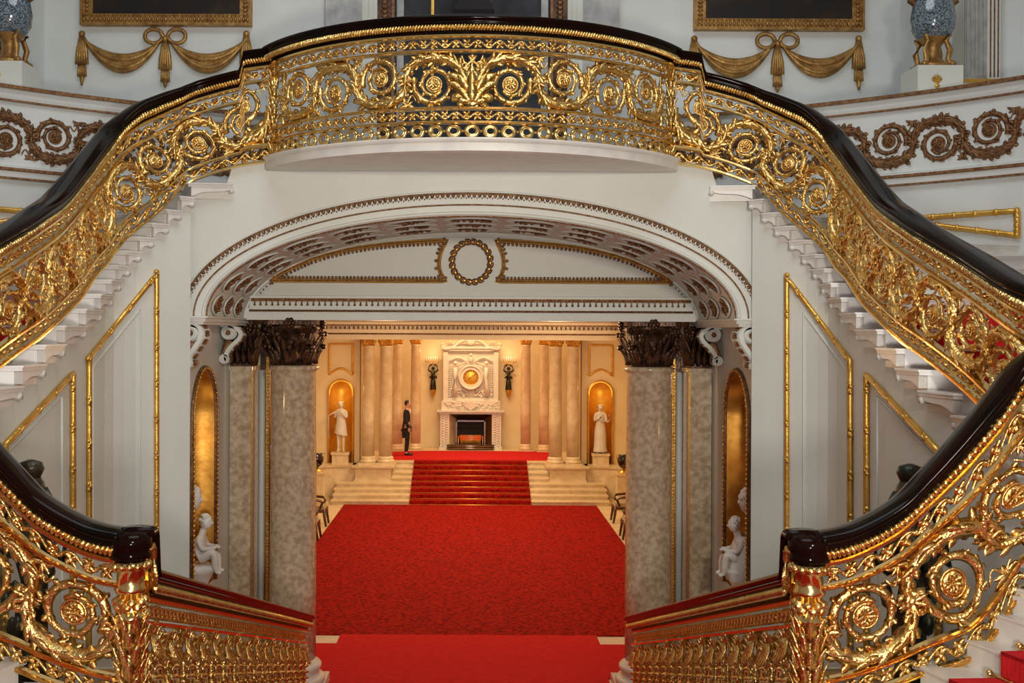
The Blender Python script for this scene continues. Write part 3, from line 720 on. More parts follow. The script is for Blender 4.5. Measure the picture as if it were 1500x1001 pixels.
# archivolt ornament on the wall face
def ell_strip(a, b, y, r, name, m, beads=None, n=160, a0=0.0, label=None):
    root = MB(); pts = [(a * math.cos(PI - PI * i / n), y, SPR + b * math.sin(PI - PI * i / n)) for i in range(n + 1)]
    root.tube(pts, r, 6, (0, 1, 0))
    return root, pts
root = empty('archivolt', (0, AY, SPR), 'white moulded archivolt with dulled gilt leaf band framing the wide arch', 'moulding')
g, pts = ell_strip(3.40, 1.455, AY - 0.006, 0.012, '', None)
def arclen(pts, pitch, off=0.5):
    P_ = [Vector(p) for p in pts]; acc = pitch * off; out = []
    for a, b in zip(P_, P_[1:]):
        l = (b - a).length; 
        while acc < l: out.append((a + (b - a) * acc / l, (b - a).normalized())); acc += pitch
        acc -= l
    return out
for q, (p, t) in enumerate(arclen(pts, 0.062)):
    nrm = Vector((t.z, 0, -t.x)) if True else None
    lf = MB().leaf(0, 0, 0, 0.052, 0.022, 0, 0, 0.02, 0, 3)
    g.join(lf, lambda u, v, w, p=p, t=t, nrm=nrm: tuple(p + nrm * (u + 0.0) + t * v + Vector((0, -abs(w) - 0.004, 0))))
    g.ball(tuple(p + t * 0.031 + nrm * 0.05), (0.010, 0.015, 0.010), 5, 4)
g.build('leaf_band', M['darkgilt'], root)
g, pts = ell_strip(3.265, 1.325, AY - 0.006, 0.010, '', None); g.build('fine_bead', M['darkgilt'], root)
g = MB()
for a, b, r in ((3.425, 1.48, 0.012), (3.155, 1.225, 0.02)):
    k, _ = ell_strip(a, b, AY - 0.006, r, '', None); g.join(k)
g.build('white_bead', M['plaster'], root)
g, pts = ell_strip(3.125, 1.195, AY + 0.03, 0.012, '', None)
for p, t in arclen(pts, 0.05): g.ball(tuple(p), (0.014, 0.02, 0.014), 5, 4)
g.build('inner_beading', M['darkgilt'], root)

# coffers: gilded foliage sunk in lens shaped frames on the soffit
root = empty('vault_coffers', (0, 14, SPR), 'rows of lens-shaped coffers with dark gilt foliage on the arch soffit', 'coffering')
NCOF = 13
for i in range(NCOF):
    tc_ = PI - PI * (i + 0.5) / NCOF
    for j in range(3):
        yc = AY + 0.42 + j * 0.60
        cb = MB(); fb = MB(); hw = PI / NCOF * 0.44; n = 22; ring = []; pl = []
        for k in range(n):
            a = 2 * PI * k / n; th = tc_ + hw * math.cos(a) * (1.0); yy = yc + 0.21 * math.sin(a) * abs(math.sin(a)) ** 0.5
            ring.append((3.13 * math.cos(th) * 0.993, yy, SPR + (1.20 * math.sin(th)) * 0.993)); pl.append((3.13 * math.cos(th) * 0.997, yy, SPR + 1.2 * math.sin(th) * 0.997))
        fb.tube(ring, 0.013, 6, (0, 0, 1), closed=True)
        o = len(cb.v); cb.add(pl, [tuple(range(n))], False)
        for k in range(16):
            a = random.random() * 6.28; rr = math.sqrt(random.random()) * 0.75; th = tc_ + hw * rr * math.cos(a); cb.ball((3.10 * math.cos(th), yc + 0.20 * rr * math.sin(a), SPR + 1.18 * math.sin(th)), (0.028, 0.03, 0.018), 5, 4)
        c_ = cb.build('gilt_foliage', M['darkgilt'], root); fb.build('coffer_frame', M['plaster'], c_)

# tympanum wall over the columns
ty = MB(); e2 = ell(3.15, 1.215, 64)
zb = EYE + 0.14
ty.grid([[(x, TY, z), (x, TY, zb)] for x, z in e2], False, False)
for s_ in (-1, 1): ty.add([(s_ * 3.44, TY + .002, zb), (s_ * 3.13, TY + .002, zb), (s_ * 3.13, TY + .002, SPR), (s_ * 3.44, TY + .002, SPR)], [(0, 1, 2, 3)], False)
struct('wall_tympanum', ty, M['panel'])
lt = MB().box(-3.44, 3.44, TY - 0.05, 15.95, zb, EYE + 0.30); lt.box(-3.0, 3.0, TY - 0.08, TY, EYE + 0.275, EYE + 0.31); lt.box(-3.1, 3.1, TY - 0.10, TY, EYE + 0.44, EYE + 0.47); lt.box(-3.05, 3.05, TY - 0.06, TY, EYE + 0.30, EYE + 0.44)
struct('trim_4', lt, M['plaster'])
orn = empty('lintel_ornament', (0, TY, zb), 'gilt bead and pendant bands along the lintel over the columns', 'moulding')
g = MB(); g.box(-3.02, 3.02, TY - 0.105, TY - 0.06, EYE + 0.395, EYE + 0.44); x = -3.0
while x < 3.0:
    g.ball((x, TY - 0.108, EYE + 0.418), (0.022, 0.012, 0.016), 6, 4); x += 0.05
g.build('bead_band', M['darkgilt'], orn)
x = -2.98
while x < 3.0:
    g = MB().ball((x, TY - 0.07, EYE + 0.37), (0.012, 0.012, 0.028), 5, 4); g.ball((x, TY - 0.072, EYE + 0.348), (0.02, 0.014, 0.014), 6, 4); x += 0.081
    g.build('pendant', M['darkgilt'], orn)
g = MB(); g.tube([(-3.05, TY - 0.085, EYE + 0.268), (3.05, TY - 0.085, EYE + 0.268)], 0.016, 6); x = -3.0
while x < 3.0: g.ball((x, TY - 0.095, EYE + 0.268), (0.012, 0.014, 0.014), 5, 4); x += 0.04
g.build('lower_bead', M['darkgilt'], orn)
# moulding ring parallel to the vault
g = MB(); 
for f_, r in ((0.965, 0.012), (0.98, 0.01), (1.0, 0.025)): g.tube([(3.13 * f_ * math.cos(PI - PI * i / 80), TY - 0.01, SPR + 1.2 * f_ * math.sin(PI - PI * i / 80) - 0.01) for i in range(81)], r, 6, (0, 1, 0))
struct('trim_5', g, M['plaster'])
g = MB(); pts = [(3.13 * 0.975 * math.cos(PI - PI * i / 120), TY - 0.03, SPR + 1.2 * 0.975 * math.sin(PI - PI * i / 120)) for i in range(121)]
for p, t in arclen(pts, 0.06):
    if p.z < SPR + 0.6: g.ball(tuple(p), (0.014, 0.014, 0.014), 5, 4)
g.build('edge_beading', M['darkgilt'], orn)
def tpx(px, py): v = at(px, py, TY - 0.02); return (v.x, v.y, v.z)
top = [(396, 411), (412, 401), (430, 392), (455, 381), (480, 373), (510, 366), (540, 361), (570, 357.5), (600, 355), (630, 353.5), (655, 352.5)]
inner = [(649, 362), (645, 372), (643, 382), (643, 392), (646, 402), (653, 412)]
ol = top + inner
for mir, word in ((False, 'left'), (True, 'right')):
    pp = []
    for x, y in ol:
        v = at(x, y + (0 if True else 0), TY - 0.02)
        # evened so both halves mirror about the axis
        pp.append((-v.x if mir else v.x, v.y, v.z))
    root = empty('tympanum_panel', pp[0], 'gilt moulded lunette panel on the tympanum, %s of the wreath' % word, 'moulding', 'lunette panels')
    cl = pp + [pp[0]]; dense = []
    for a, b in zip(cl, cl[1:]):
        q = max(1, int((Vector(b) - Vector(a)).length / 0.05))
        for j in range(q): dense.append(tuple(Vector(a).lerp(Vector(b), j / q)))
    MB().tube(dense, 0.030, 6, (0, 1, 0), closed=True).build('gilt_frame', M['goldmat'], root)
    cen = Vector((sum(p[0] for p in dense) / len(dense), TY, sum(p[2] for p in dense) / len(dense)))
    b_ = MB()
    for i in range(0, len(dense)):
        p = Vector(dense[i]); t = (Vector(dense[(i + 1) % len(dense)]) - p)
        nrm = Vector((t.z, 0, -t.x)); nrm.normalize() if nrm.length else None
        if (cen - p).dot(nrm) < 0: nrm = -nrm
        b_.ball(tuple(p + nrm * 0.045 + Vector((0, -0.005, 0))), (0.022, 0.02, 0.022), 5, 4); b_.tube([tuple(p + Vector((0, -0.02, 0))), tuple(Vector(dense[(i + 1) % len(dense)]) + Vector((0, -0.02, 0)))], 0.012, 5); b_.tube([tuple(p + Vector((0, -0.02, 0))), tuple(p + nrm * 0.05)], 0.01, 4)
    b_.build('leaf_edge', M['darkgilt'], root)
v = at(692, 384, TY - 0.03); v.x = 0.0
root = empty('wreath', tuple(v), 'round gilt laurel wreath at the centre of the tympanum', 'wreath')
MB().tube([(v.x + 0.26 * math.cos(2 * PI * i / 40), v.y, v.z + 0.275 * math.sin(2 * PI * i / 40)) for i in range(40)], 0.034, 8, (0, 1, 0), closed=True).build('ring', M['goldmat'], root)
w = MB()
for i in range(20):
    a = 2 * PI * i / 20
    l = MB().leaf(0, 0, 0, 0.10, 0.03, 0, 0, 0.014, 0, 4)
    for s_ in (0.35, -0.35):
        w.join(l, lambda u_, v_, w_, a=a, s_=s_: (v.x + 0.26 * math.cos(a) + math.cos(a + PI / 2 + s_) * u_ - math.sin(a + PI / 2 + s_) * v_, v.y - 0.03 - w_, v.z + 0.275 * math.sin(a) + math.sin(a + PI / 2 + s_) * u_ + math.cos(a + PI / 2 + s_) * v_))
w.build('laurel_leaves', M['darkgilt'], root)

# ------------------------------------------------------------------ columns
def capital(mb, x, y, z0, h, r):
    mb.lathe([(r * 0.98, 0), (r * 0.92, h * 0.1), (r * 0.95, h * 0.55), (r * 1.15, h * 0.8), (r * 1.3, h * 0.88)], (x, y, z0), 24)
    for row, (z, ln, cnt, off, out) in enumerate(((0.02, h * 0.42, 8, 0, 0.22), (0.06, h * 0.68, 8, 0.5, 0.30))):
        for k in range(cnt):
            a = 2 * PI * (k + off) / cnt
            for da in (-0.16, 0, 0.16):
                l = MB().leaf(0, 0, PI / 2, ln * (1 if da == 0 else 0.82), r * 0.24, 0, 0, 0.018, r * out * 1.4, 6)
                mb.join(l, lambda u, v, w, a=a + da: (x + math.cos(a) * (r + 0.01 + w) - math.sin(a) * u, y + math.sin(a) * (r + 0.01 + w) + math.cos(a) * u, z0 + z * h + v))
            mb.ball((x + math.cos(a) * r * (1.05 + out * 1.3), y + math.sin(a) * r * (1.05 + out * 1.3), z0 + z * h + ln * 0.93), r * 0.13, 6, 5)
    for k in range(4):
        a = PI / 4 + k * PI / 2
        for q in range(8):
            an = q * 0.9; rr = r * 0.30 * (1 - q / 11)
            mb.ball((x + math.cos(a) * (r * 1.33 + rr * math.cos(an) * 0.8), y + math.sin(a) * (r * 1.33 + rr * math.cos(an) * 0.8), z0 + h * 0.80 + rr * math.sin(an) * 0.7), r * 0.10, 6, 5)
        l = MB().leaf(0, 0, PI / 2, h * 0.35, r * 0.12, 0, 0, 0.02, r * 0.35, 5)
        mb.join(l, lambda u, v, w, a=a: (x + math.cos(a) * (r + 0.02 + w) - math.sin(a) * u, y + math.sin(a) * (r + 0.02 + w) + math.cos(a) * u, z0 + h * 0.5 + v))
        b = k * PI / 2
        for q in range(6): mb.ball((x + math.cos(b) * r * 1.32 + 0.05 * math.cos(q) * math.sin(b), y + math.sin(b) * r * 1.32 + 0.05 * math.cos(q) * math.cos(b), z0 + h * 0.93 + 0.05 * math.sin(q)), r * 0.11, 6, 5)
    n = 48; pl = []
    for i in range(n):
        a = 2 * PI * i / n; q = (a + PI / 4) % (PI / 2) - PI / 4; d = r * 1.22 / math.cos(q) * (1 + 0.06 * (abs(q) / (PI / 4)) ** 2); d = min(d, r * 1.68); pl.append((x + d * math.cos(a), y + d * math.sin(a)))
    mb.prism(pl, z0 + h * 0.90, z0 + h, 'z')
def base(mb, x, y, r, z=0.0, pl=0.12):
    mb.lathe([(r * 1.32, pl), (r * 1.40, pl + 0.03), (r * 1.40, pl + 0.07), (r * 1.32, pl + 0.10), (r * 1.2, pl + 0.11), (r * 1.13, pl + 0.15), (r * 1.16, pl + 0.19), (r * 1.24, pl + 0.21), (r * 1.25, pl + 0.25), (r * 1.18, pl + 0.28), (r * 1.06, pl + 0.29), (r * 1.0, pl + 0.34)], (x, y, z), 40)
    mb.box(x - r * 1.42, x + r * 1.42, y - r * 1.42, y + r * 1.42, z, z + pl)
for side, word in ((-1, 'left'), (1, 'right')):
    x, y, r = side * 2.50 + (0.02 if side > 0 else 0), 15.45, 0.325; zc = EYE - 0.49
    root = empty('marble_column', (x, y, 0), 'polished veined marble column with dark bronze capital on the %s side of the opening' % word, 'column', 'marble columns flanking the opening')
    sh = MB().lathe([(r, 0.45), (r, 1.5), (r * 0.985, 3.0), (r * 0.95, zc - 0.10), (r * 0.98, zc - 0.08), (r * 1.08, zc - 0.06), (r * 1.08, zc - 0.02), (r * 0.95, zc)], (x, y, 0), 56)
    sh.build('shaft', M['colmarble'], root)
    b = MB(); base(b, x, y, r, 0, 0.13); b.build('base', M['marble'], root)
    c = MB(); capital(c, x, y, zc, EYE + 0.14 - zc, r * 0.95); c.build('capital', M['darkmetal'], root)
    px0, px1 = side * 3.43, side * 3.13
    root = empty('pilaster', ((px0 + px1) / 2, 15.75, 0), 'flat veined marble pilaster with dark capital between the %s column and niche' % word, 'pilaster', 'pilasters beside the columns')
    p = MB().box(min(px0, px1), max(px0, px1), 15.55, 16.1, 0.3, zc - 0.03); p.box(min(px0, px1) - 0.02, max(px0, px1) + 0.02, 15.53, 16.12, zc - 0.09, zc - 0.03)
    p.build('shaft', M['colmarble'], root)
    p = MB().box(min(px0, px1) - 0.04, max(px0, px1) + 0.04, 15.5, 16.12, 0, 0.3); p.build('base', M['marble'], root)
    c = MB(); cx = (px0 + px1) / 2; c.box(cx - 0.14, cx + 0.14, 15.56, 16.1, zc - 0.03, EYE + 0.14)
    for row, (z, ln, out) in enumerate(((0, 0.25, 0.10), (0.05, 0.40, 0.14))):
        for k in range(4):
            for w_, ax in ((0, 'f'),):
                l = MB().leaf(0, 0, PI / 2, ln, 0.055, 0, 0, 0.02, out, 6)
                xx = cx - 0.13 + 0.087 * k + row * 0.02
                c.join(l, lambda u, v, w, xx=xx, z=z: (xx + u, 15.55 - w, zc + z + v))
        for k in range(5):
            l = MB().leaf(0, 0, PI / 2, ln, 0.055, 0, 0, 0.02, out, 6)
            yy = 15.6 + 0.11 * k
            c.join(l, lambda u, v, w, yy=yy, z=z: (cx - side * (0.14 + w), yy + u, zc + z + v))
    for q in range(8):
        an = q * 0.9; rr = 0.09 * (1 - q / 11)
        for sx in (-1, 1): c.ball((cx + sx * 0.17 + rr * math.cos(an), 15.48, zc + 0.48 + rr * math.sin(an)), 0.035, 6, 5)
    c.box(cx - 0.2, cx + 0.2, 15.42, 16.1, EYE + 0.08, EYE + 0.14)
    c.build('capital', M['darkmetal'], root)
    # mirrored door leaf folded back behind the column
    dr = empty('mirrored_door', (side * 3.0, 16.2, 0), 'mirrored door leaf with gilt beaded edge behind the %s column' % word, 'door', 'mirrored doors')
    d = MB().box(*sorted((side * 3.13, side * 2.45)), 16.25, 16.32, 0, EYE + 0.1); d.build('leaf', M['darkmetal'], dr)
    d = MB().box(*sorted((side * 2.98, side * 2.6)), 16.225, 16.255, 0.4, EYE - 0.3); d.build('mirror', M['mirror'], dr)
    d = MB().lathe([(0.055, 0), (0.055, EYE - 0.6)], (side * 3.10, 16.24, 0), 16); d.build('highlight_shaft', M['plaster'], dr)  # white shaft stands in for the bright highlight on an engaged column
    d = MB().box(*sorted((side * 3.03, side * 2.985)), 16.18, 16.25, 0, EYE - 0.4); z = 0.5
    while z < EYE - 0.5: d.ball((side * 3.005, 16.18, z), (0.02, 0.015, 0.02), 5, 4); z += 0.05
    d.build('gilt_beading', M['goldmat'], dr)
# ------------------------------------------------------------------ drum walls and landing above
def circ(r, a0, a1, n): return [(r * math.cos(math.radians(a0 + (a1 - a0) * i / n)), DC + r * math.sin(math.radians(a0 + (a1 - a0) * i / n))) for i in range(n + 1)]
LEDGE = EYE + 2.97
# lower drum wall: full height round the stairs, only above the balcony floor over the passage
lw = MB()
a = circ(DR, -247, 73, 120)                                # from upper left going round the back to the right
a = circ(DR, 114 - 360, 66, 140)
lw.grid([[(x, y, 0), (x, y, LEDGE)] for x, y in a], False, True); struct('wall_drum', lw, M['plasterblue'])
lw = MB()
for c0, c1 in ((66, 75), (105, 114)):
    lw.grid([[(x, y, EYE + 1.40), (x, y, LEDGE)] for x, y in circ(DR, c0, c1, 8)], False, True)
for s_ in (-1, 1): lw.box(*sorted((s_ * 2.13, s_ * 2.22)), 15.33, 15.96, EYE + 1.87, LEDGE + 0.03)
struct('wall_back', lw, M['plasterblue'])
# ledge cornice and string mouldings on the drum
def ringprof(prof, r0, z, a0, a1, n=120):
    m = MB()
    for b0, b1 in ((a0, 75), (105, a1)):
        rows = []
        for i in range(n // 2 + 1):
            t = math.radians(b0 + (b1 - b0) * i / (n // 2))
            rows.append([((r0 - o) * math.cos(t), DC + (r0 - o) * math.sin(t), z + h) for o, h in prof])
        m.grid(rows, False, False)
    return m
BA0, BA1 = -20, 200
m = ringprof([(0, -0.16), (0.03, -0.15), (0.05, -0.10), (0.05, -0.03), (0.09, -0.02), (0.10, 0.02), (0.0, 0.03), (-1.5, 0.03)], DR, LEDGE, BA0, BA1)
struct('trim_6', m, M['plasterblue'])
cor = empty('ledge_moulding', (0, DC + DR, LEDGE), 'dark gilt moulding along the ledge of the curved back wall', 'moulding')
ringprof([(0.09, -0.025), (0.115, -0.02), (0.12, 0.015), (0.10, 0.025), (0.09, 0.02)], DR, LEDGE, BA0, BA1, 160).build('leaf_strip', M['darkgilt'], cor)
ringprof([(0.03, -0.17), (0.05, -0.165), (0.05, -0.145), (0.03, -0.14)], DR, LEDGE, BA0, BA1).build('fine_line', M['darkgilt'], cor)
for zz, nm in ((EYE + 1.97, 'trim_7'), ):
    struct(nm, ringprof([(0, -0.12), (0.05, -0.11), (0.06, -0.03), (0.08, 0.0), (0.08, 0.03), (0.0, 0.05)], DR, zz, BA0, BA1), M['plasterblue'])
sm_ = empty('string_moulding', (0, DC + DR, EYE + 1.9), 'two thin dark gilt lines under the scroll frieze of the curved wall', 'moulding')
ringprof([(0.06, -0.03), (0.09, -0.02), (0.09, 0.01), (0.06, 0.02)], DR, EYE + 1.97, BA0, BA1).build('upper_line', M['darkgilt'], sm_)
ringprof([(0.05, -0.13), (0.065, -0.125), (0.065, -0.105), (0.05, -0.10)], DR, EYE + 1.97, BA0, BA1).build('lower_line', M['darkgilt'], sm_)
# rinceau frieze in dull gilt relief
class Cyl:
    def __init__(s, r, a0, z): s.r, s.a0, s.z = r, a0, z
    def __call__(s, u, v, w):
        t = s.a0 + u / s.r; return ((s.r - 0.01 - w) * math.cos(t), DC + (s.r - 0.01 - w) * math.sin(t), s.z + v)
for side, word in ((-1, 'left'), (1, 'right')):
    a0 = math.radians(90 - 12) if side > 0 else math.radians(90 + 12)
    cy = Cyl(DR, a0, EYE + 2.10 - SCV0)
    root = empty('scroll_frieze', (side * 6, 13, EYE + 2.1), 'dull gilt scrolling foliage frieze on the %s of the curved back wall' % word, 'frieze', 'drum scroll friezes')
    P = 0.60
    for k in range(13):
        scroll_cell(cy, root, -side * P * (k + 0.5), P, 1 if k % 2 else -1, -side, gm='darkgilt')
# slanting gilt panels low on the drum, seen over the handrails
def cylhit(px, py, r=DR - 0.03):
    qx = px + (py - VY) * ROLL; qy = py - (px - VX) * ROLL; t = (qx - VX) / F
    A = 1 + t * t; B = -2 * DC; Cc = DC * DC - r * r; D = (-B + math.sqrt(B * B - 4 * A * Cc)) / (2 * A)
    return (t * D, D, EYE - (qy - VY) * D / F)
for word, cs in (('left', ((-140, 296), (-140, 352), (62, 314), (30, 309))), ('right', ((1336, 320), (1344, 327), (1490, 345), (1490, 309)))):
    ps = []
    for i in range(4):
        a, b = cs[i], cs[(i + 1) % 4]
        for j in range(10): ps.append(cylhit(a[0] + (b[0] - a[0]) * j / 10, a[1] + (b[1] - a[1]) * j / 10))
    root = empty('wedge_panel', ps[0], 'long wedge-shaped gilt panel moulding on the drum wall seen above the %s handrail' % word, 'moulding')
    MB().tube(ps, 0.035, 8, (0, 1, 0), closed=True).build('gilt_moulding', M['goldmat'], root)
    for i in range(0, 40, 2): MB().ball(ps[i], (0.045, 0.045, 0.045), 6, 4).build('ribbon_tie', M['goldmat'], root)
# balcony floor
fl = MB(); vs = [(-2.42, 12.88), (2.42, 12.88), (2.42, 15.3), (2.2, 15.9), (-2.2, 15.9), (-2.42, 15.3)]
fl.prism(vs, EYE + 1.80, EYE + 1.875, 'z'); struct('floor_1', fl, M['marble'])
UY = 15.95
# upper walls set back behind the ledge
uw = MB(); prof = [(-6.25, UY), (6.25, UY)]
H1 = EYE + 8.3
uw.add([(-6.25, UY, LEDGE - 1.1), (6.25, UY, LEDGE - 1.1), (6.25, UY, H1), (-6.25, UY, H1)], [(0, 1, 2, 3)], False)
struct('wall_upper', uw, M['plasterblue'])
for side, word in ((-1, 'left'), (1, 'right')):
    uw = MB(); pts = [(side * 6.25, UY)] + [(side * 10.0 * math.cos(math.radians(t)), DC + 10.0 * math.sin(math.radians(t))) for t in range(50, -91, -10)]
    uw.grid([[(x, y, LEDGE - 0.1), (x, y, H1)] for x, y in pts], False, False); struct('wall_upper_%s' % word, uw, M['plasterblue'])
# skylit ceiling: coved ring round a glazed lantern
cb = MB(); rows = []
for i in range(49):
    t = 2 * PI * i / 48; rows.append([(r * math.cos(t), DC + r * math.sin(t), H1 + z) for r, z in ((10.1, -0.1), (9.6, 0.8), (8.2, 1.5), (4.0, 1.9), (4.0, 2.1))])
cb.grid(rows, False, True); struct('ceiling_1', cb, M['plaster'])

# central doorway with dark mirror glass
dm = MB()
def bx(mb, x0, x1, y0, y1, z0, z1): mb.box(x0, x1, y0, y1, EYE + z0, EYE + z1)
def X_(px): return (px - VX) * UY / F
b = MB(); z0 = 1.88; z1 = 6.6
for s_ in (-1, 1):
    xs = sorted((s_ * 1.60, s_ * 2.13)); bx(b, xs[0], xs[1], UY - 0.14, UY, z0, z1)
struct('trim_8', b, M['greymarble'])
b = MB()
for s_ in (-1, 1):
    xs = sorted((s_ * 1.38, s_ * 1.62)); bx(b, xs[0], xs[1], UY - 0.12, UY, z0, z1); xs = sorted((s_ * 1.44, s_ * 1.5)); bx(b, xs[0], xs[1], UY - 0.15, UY, z0, z1)
struct('trim_9', b, M['plaster'])
door = empty('mirrored_doorway', (0, UY, EYE + z0), 'tall doorway of dark glass in a gilded frame behind the balcony', 'door')
b = MB()
for s_ in (-1, 1):
    xs = sorted((s_ * 1.38, s_ * 1.14)); bx(b, xs[0], xs[1], UY - 0.10, UY, z0, z1)
b.build('frame', M['darkmetal'], door)
b = MB()
for s_ in (-1, 1):
    xs = sorted((s_ * 1.17, s_ * 1.13)); bx(b, xs[0], xs[1], UY - 0.13, UY, z0, z1)
    z = z0 + 1.0
    while z < z1:
        b.ball((s_ * 1.27, UY - 0.105, EYE + z), (0.05, 0.02, 0.035), 6, 4); z += 0.07
b.build('gilt_edge', M['darkgilt'], door)
b = MB(); bx(b, -1.14, 1.14, UY - 0.04, UY - 0.01, z0, z1); b.build('glass', M['glassdark'], door)
b = MB(); bx(b, -0.60, -0.56, UY - 0.07, UY - 0.03, z0, z1); b.build('glazing_bar', M['goldmat'], door)
b = MB()
for s_ in (-1, 1):
    xs = sorted((s_ * 1.10, s_ * 1.0)); bx(b, xs[0], xs[1], UY - 0.06, UY - 0.035, z0, z1)
b.build('stile', M['greymarble'], door)
pd = empty('dark_pedestal', (0.02, 15.3, EYE + 1.875), 'black moulded pedestal standing before the dark doorway', 'pedestal')
MB().lathe([(0.40, 0), (0.40, 0.2), (0.34, 0.3), (0.34, 2.05), (0.40, 2.10), (0.42, 2.2), (0.42, 2.32), (0.40, 2.33), (0.40, 2.55), (0.30, 2.7), (0.25, 3.2)], (0.02, 15.3, EYE + 1.875), 4, PI / 4, PI / 4 + 2 * PI, smooth=False).build('plinth', M['gloss'], pd)
MB().box(-0.20, 0.20, 15.0, 15.02, EYE + 1.875 + 2.28, EYE + 1.875 + 2.31).build('gilt_line', M['darkgilt'], pd)

# paintings
for word, p0, p1, py in (('left', 118, 368, 37), ('right', 1017, 1266, 44)):
    a_ = at(p0, py, UY - 0.1); b_ = at(p1, py, UY - 0.1); zb = (a_.z + b_.z) / 2; x0, x1 = a_.x, b_.x; h = 2.6
    root = empty('framed_painting', ((x0 + x1) / 2, UY, zb), 'dark oil painting in a carved gilt frame above the %s swag' % word, 'painting', 'upper wall paintings')
    fr = MB(); fw = 0.17
    def bar(ax0, ax1, z0, z1): fr.box(ax0, ax1, UY - 0.13, UY, z0, z1)
    bar(x0, x1, zb, zb + 0.035); bar(x0, x0 + 0.035, zb + .035, zb + h - .035); bar(x1 - 0.035, x1, zb + .035, zb + h - .035); bar(x0, x1, zb + h - 0.035, zb + h)
    fr.box(x0 + .03, x1 - .03, UY - 0.09, UY, zb + .03, zb + fw); fr.box(x0 + .03, x0 + fw, UY - 0.088, UY, zb + fw, zb + h - fw); fr.box(x1 - fw, x1 - .03, UY - 0.088, UY, zb + fw, zb + h - fw); fr.box(x0, x1, UY - 0.09, UY, zb + h - fw, zb + h)
    n = int((x1 - x0) / 0.06)
    for i in range(n):
        fr.ball((x0 + 0.05 + (x1 - x0 - 0.1) * i / (n - 1), UY - 0.10, zb + 0.09), (0.022, 0.03, 0.038), 6, 4)
        fr.ball((x0 + 0.05 + (x1 - x0 - 0.1) * i / (n - 1), UY - 0.10, zb + 0.15), (0.018, 0.02, 0.014), 6, 4)
    for i in range(int(h / 0.06)):
        for xx in (x0 + 0.09, x1 - 0.09): fr.ball((xx, UY - 0.10, zb + 0.1 + 0.06 * i), (0.038, 0.03, 0.022), 6, 4)
    fr.build('carved_frame', M['dullgold'], root)
    MB().box(x0 + fw - .01, x1 - fw + .01, UY - 0.07, UY - 0.05, zb + fw - .01, zb + h - fw + .01).build('canvas', M['canvas'], root)

# drapery swags with bow
def swag(p0, y0, word):
    sc = (UY - 0.05) / F
    def W(px, py, w=0.0):
        v = at(p0 + px, y0 + py, UY - 0.04 - w); return (v.x, v.y, v.z)
    root = empty('drapery_swag', W(123, 60), 'gilt carved drapery swag tied with a bow under the %s painting' % word, 'swag', 'gilt swags')
    for s_ in (-1, 1):
        d = MB(); xa, xb = 121 * (1 if s_ > 0 else -1), 5 * s_; n = 20
        for f in range(6):
            pts = []; rad = []
            for i in range(n + 1):
                t = i / n; px = xb + (xa - xb) * t; sag = (34 + f * 5.2) * 4 * t * (1 - t) * 0.78 
                py = 8 + sag + (-3 * t) - (f - 2) * 1.0 * (1 - 4 * t * (1 - t))
                pts.append(W(px, py, 0.02 + 0.015 * math.sin(f * 2))); rad.append(0.018 + 0.028 * (4 * t * (1 - t)))
            d.tube(pts, rad, 6, (0, 1, 0))
        d.build('swag_cloth', M['dullgold'], root)
    for cx, top, bot in ((-122, 0, 75), (0, 8, 78), (119, 0, 75)):
        d = MB()
        for f in range(5):
            x = (f - 2) * 3.0
            d.tube([W(cx + x * 0.3, top, 0.02), W(cx + x, top + 25, 0.03), W(cx + x * 1.3, top + 44, 0.03)], [0.02, 0.03, 0.026], 6, (0, 1, 0))
            d.tube([W(cx + x * 0.6, top + 42, 0.01), W(cx + x * 0.9, top + 62, 0.02)], [0.022, 0.02], 6, (0, 1, 0))
        d.tube([W(cx, top + 60), W(cx, bot)], [0.045, 0.015], 6, (0, 1, 0)); d.ball(W(cx, top, 0.02), 0.05, 8, 6)
        d.build('tail', M['dullgold'], root)
    b = MB()
    for s_ in (-1, 1):
        b.tube([W(0, 7, 0.04)] + [W(s_ * (17 + 13 * math.cos(t)), 3 + 13 * math.sin(t) * (0.8), 0.04) for t in [PI - 0.3 - i * (2 * PI - 0.9) / 14 for i in range(15)]] + [W(0, 9, 0.04)], 0.030, 6, (0, 1, 0))
    b.ball(W(0, 7, 0.04), 0.045, 8, 6); b.build('bow', M['dullgold'], root)
swag(242, 50, 'left'); swag(1139, 57, 'right')

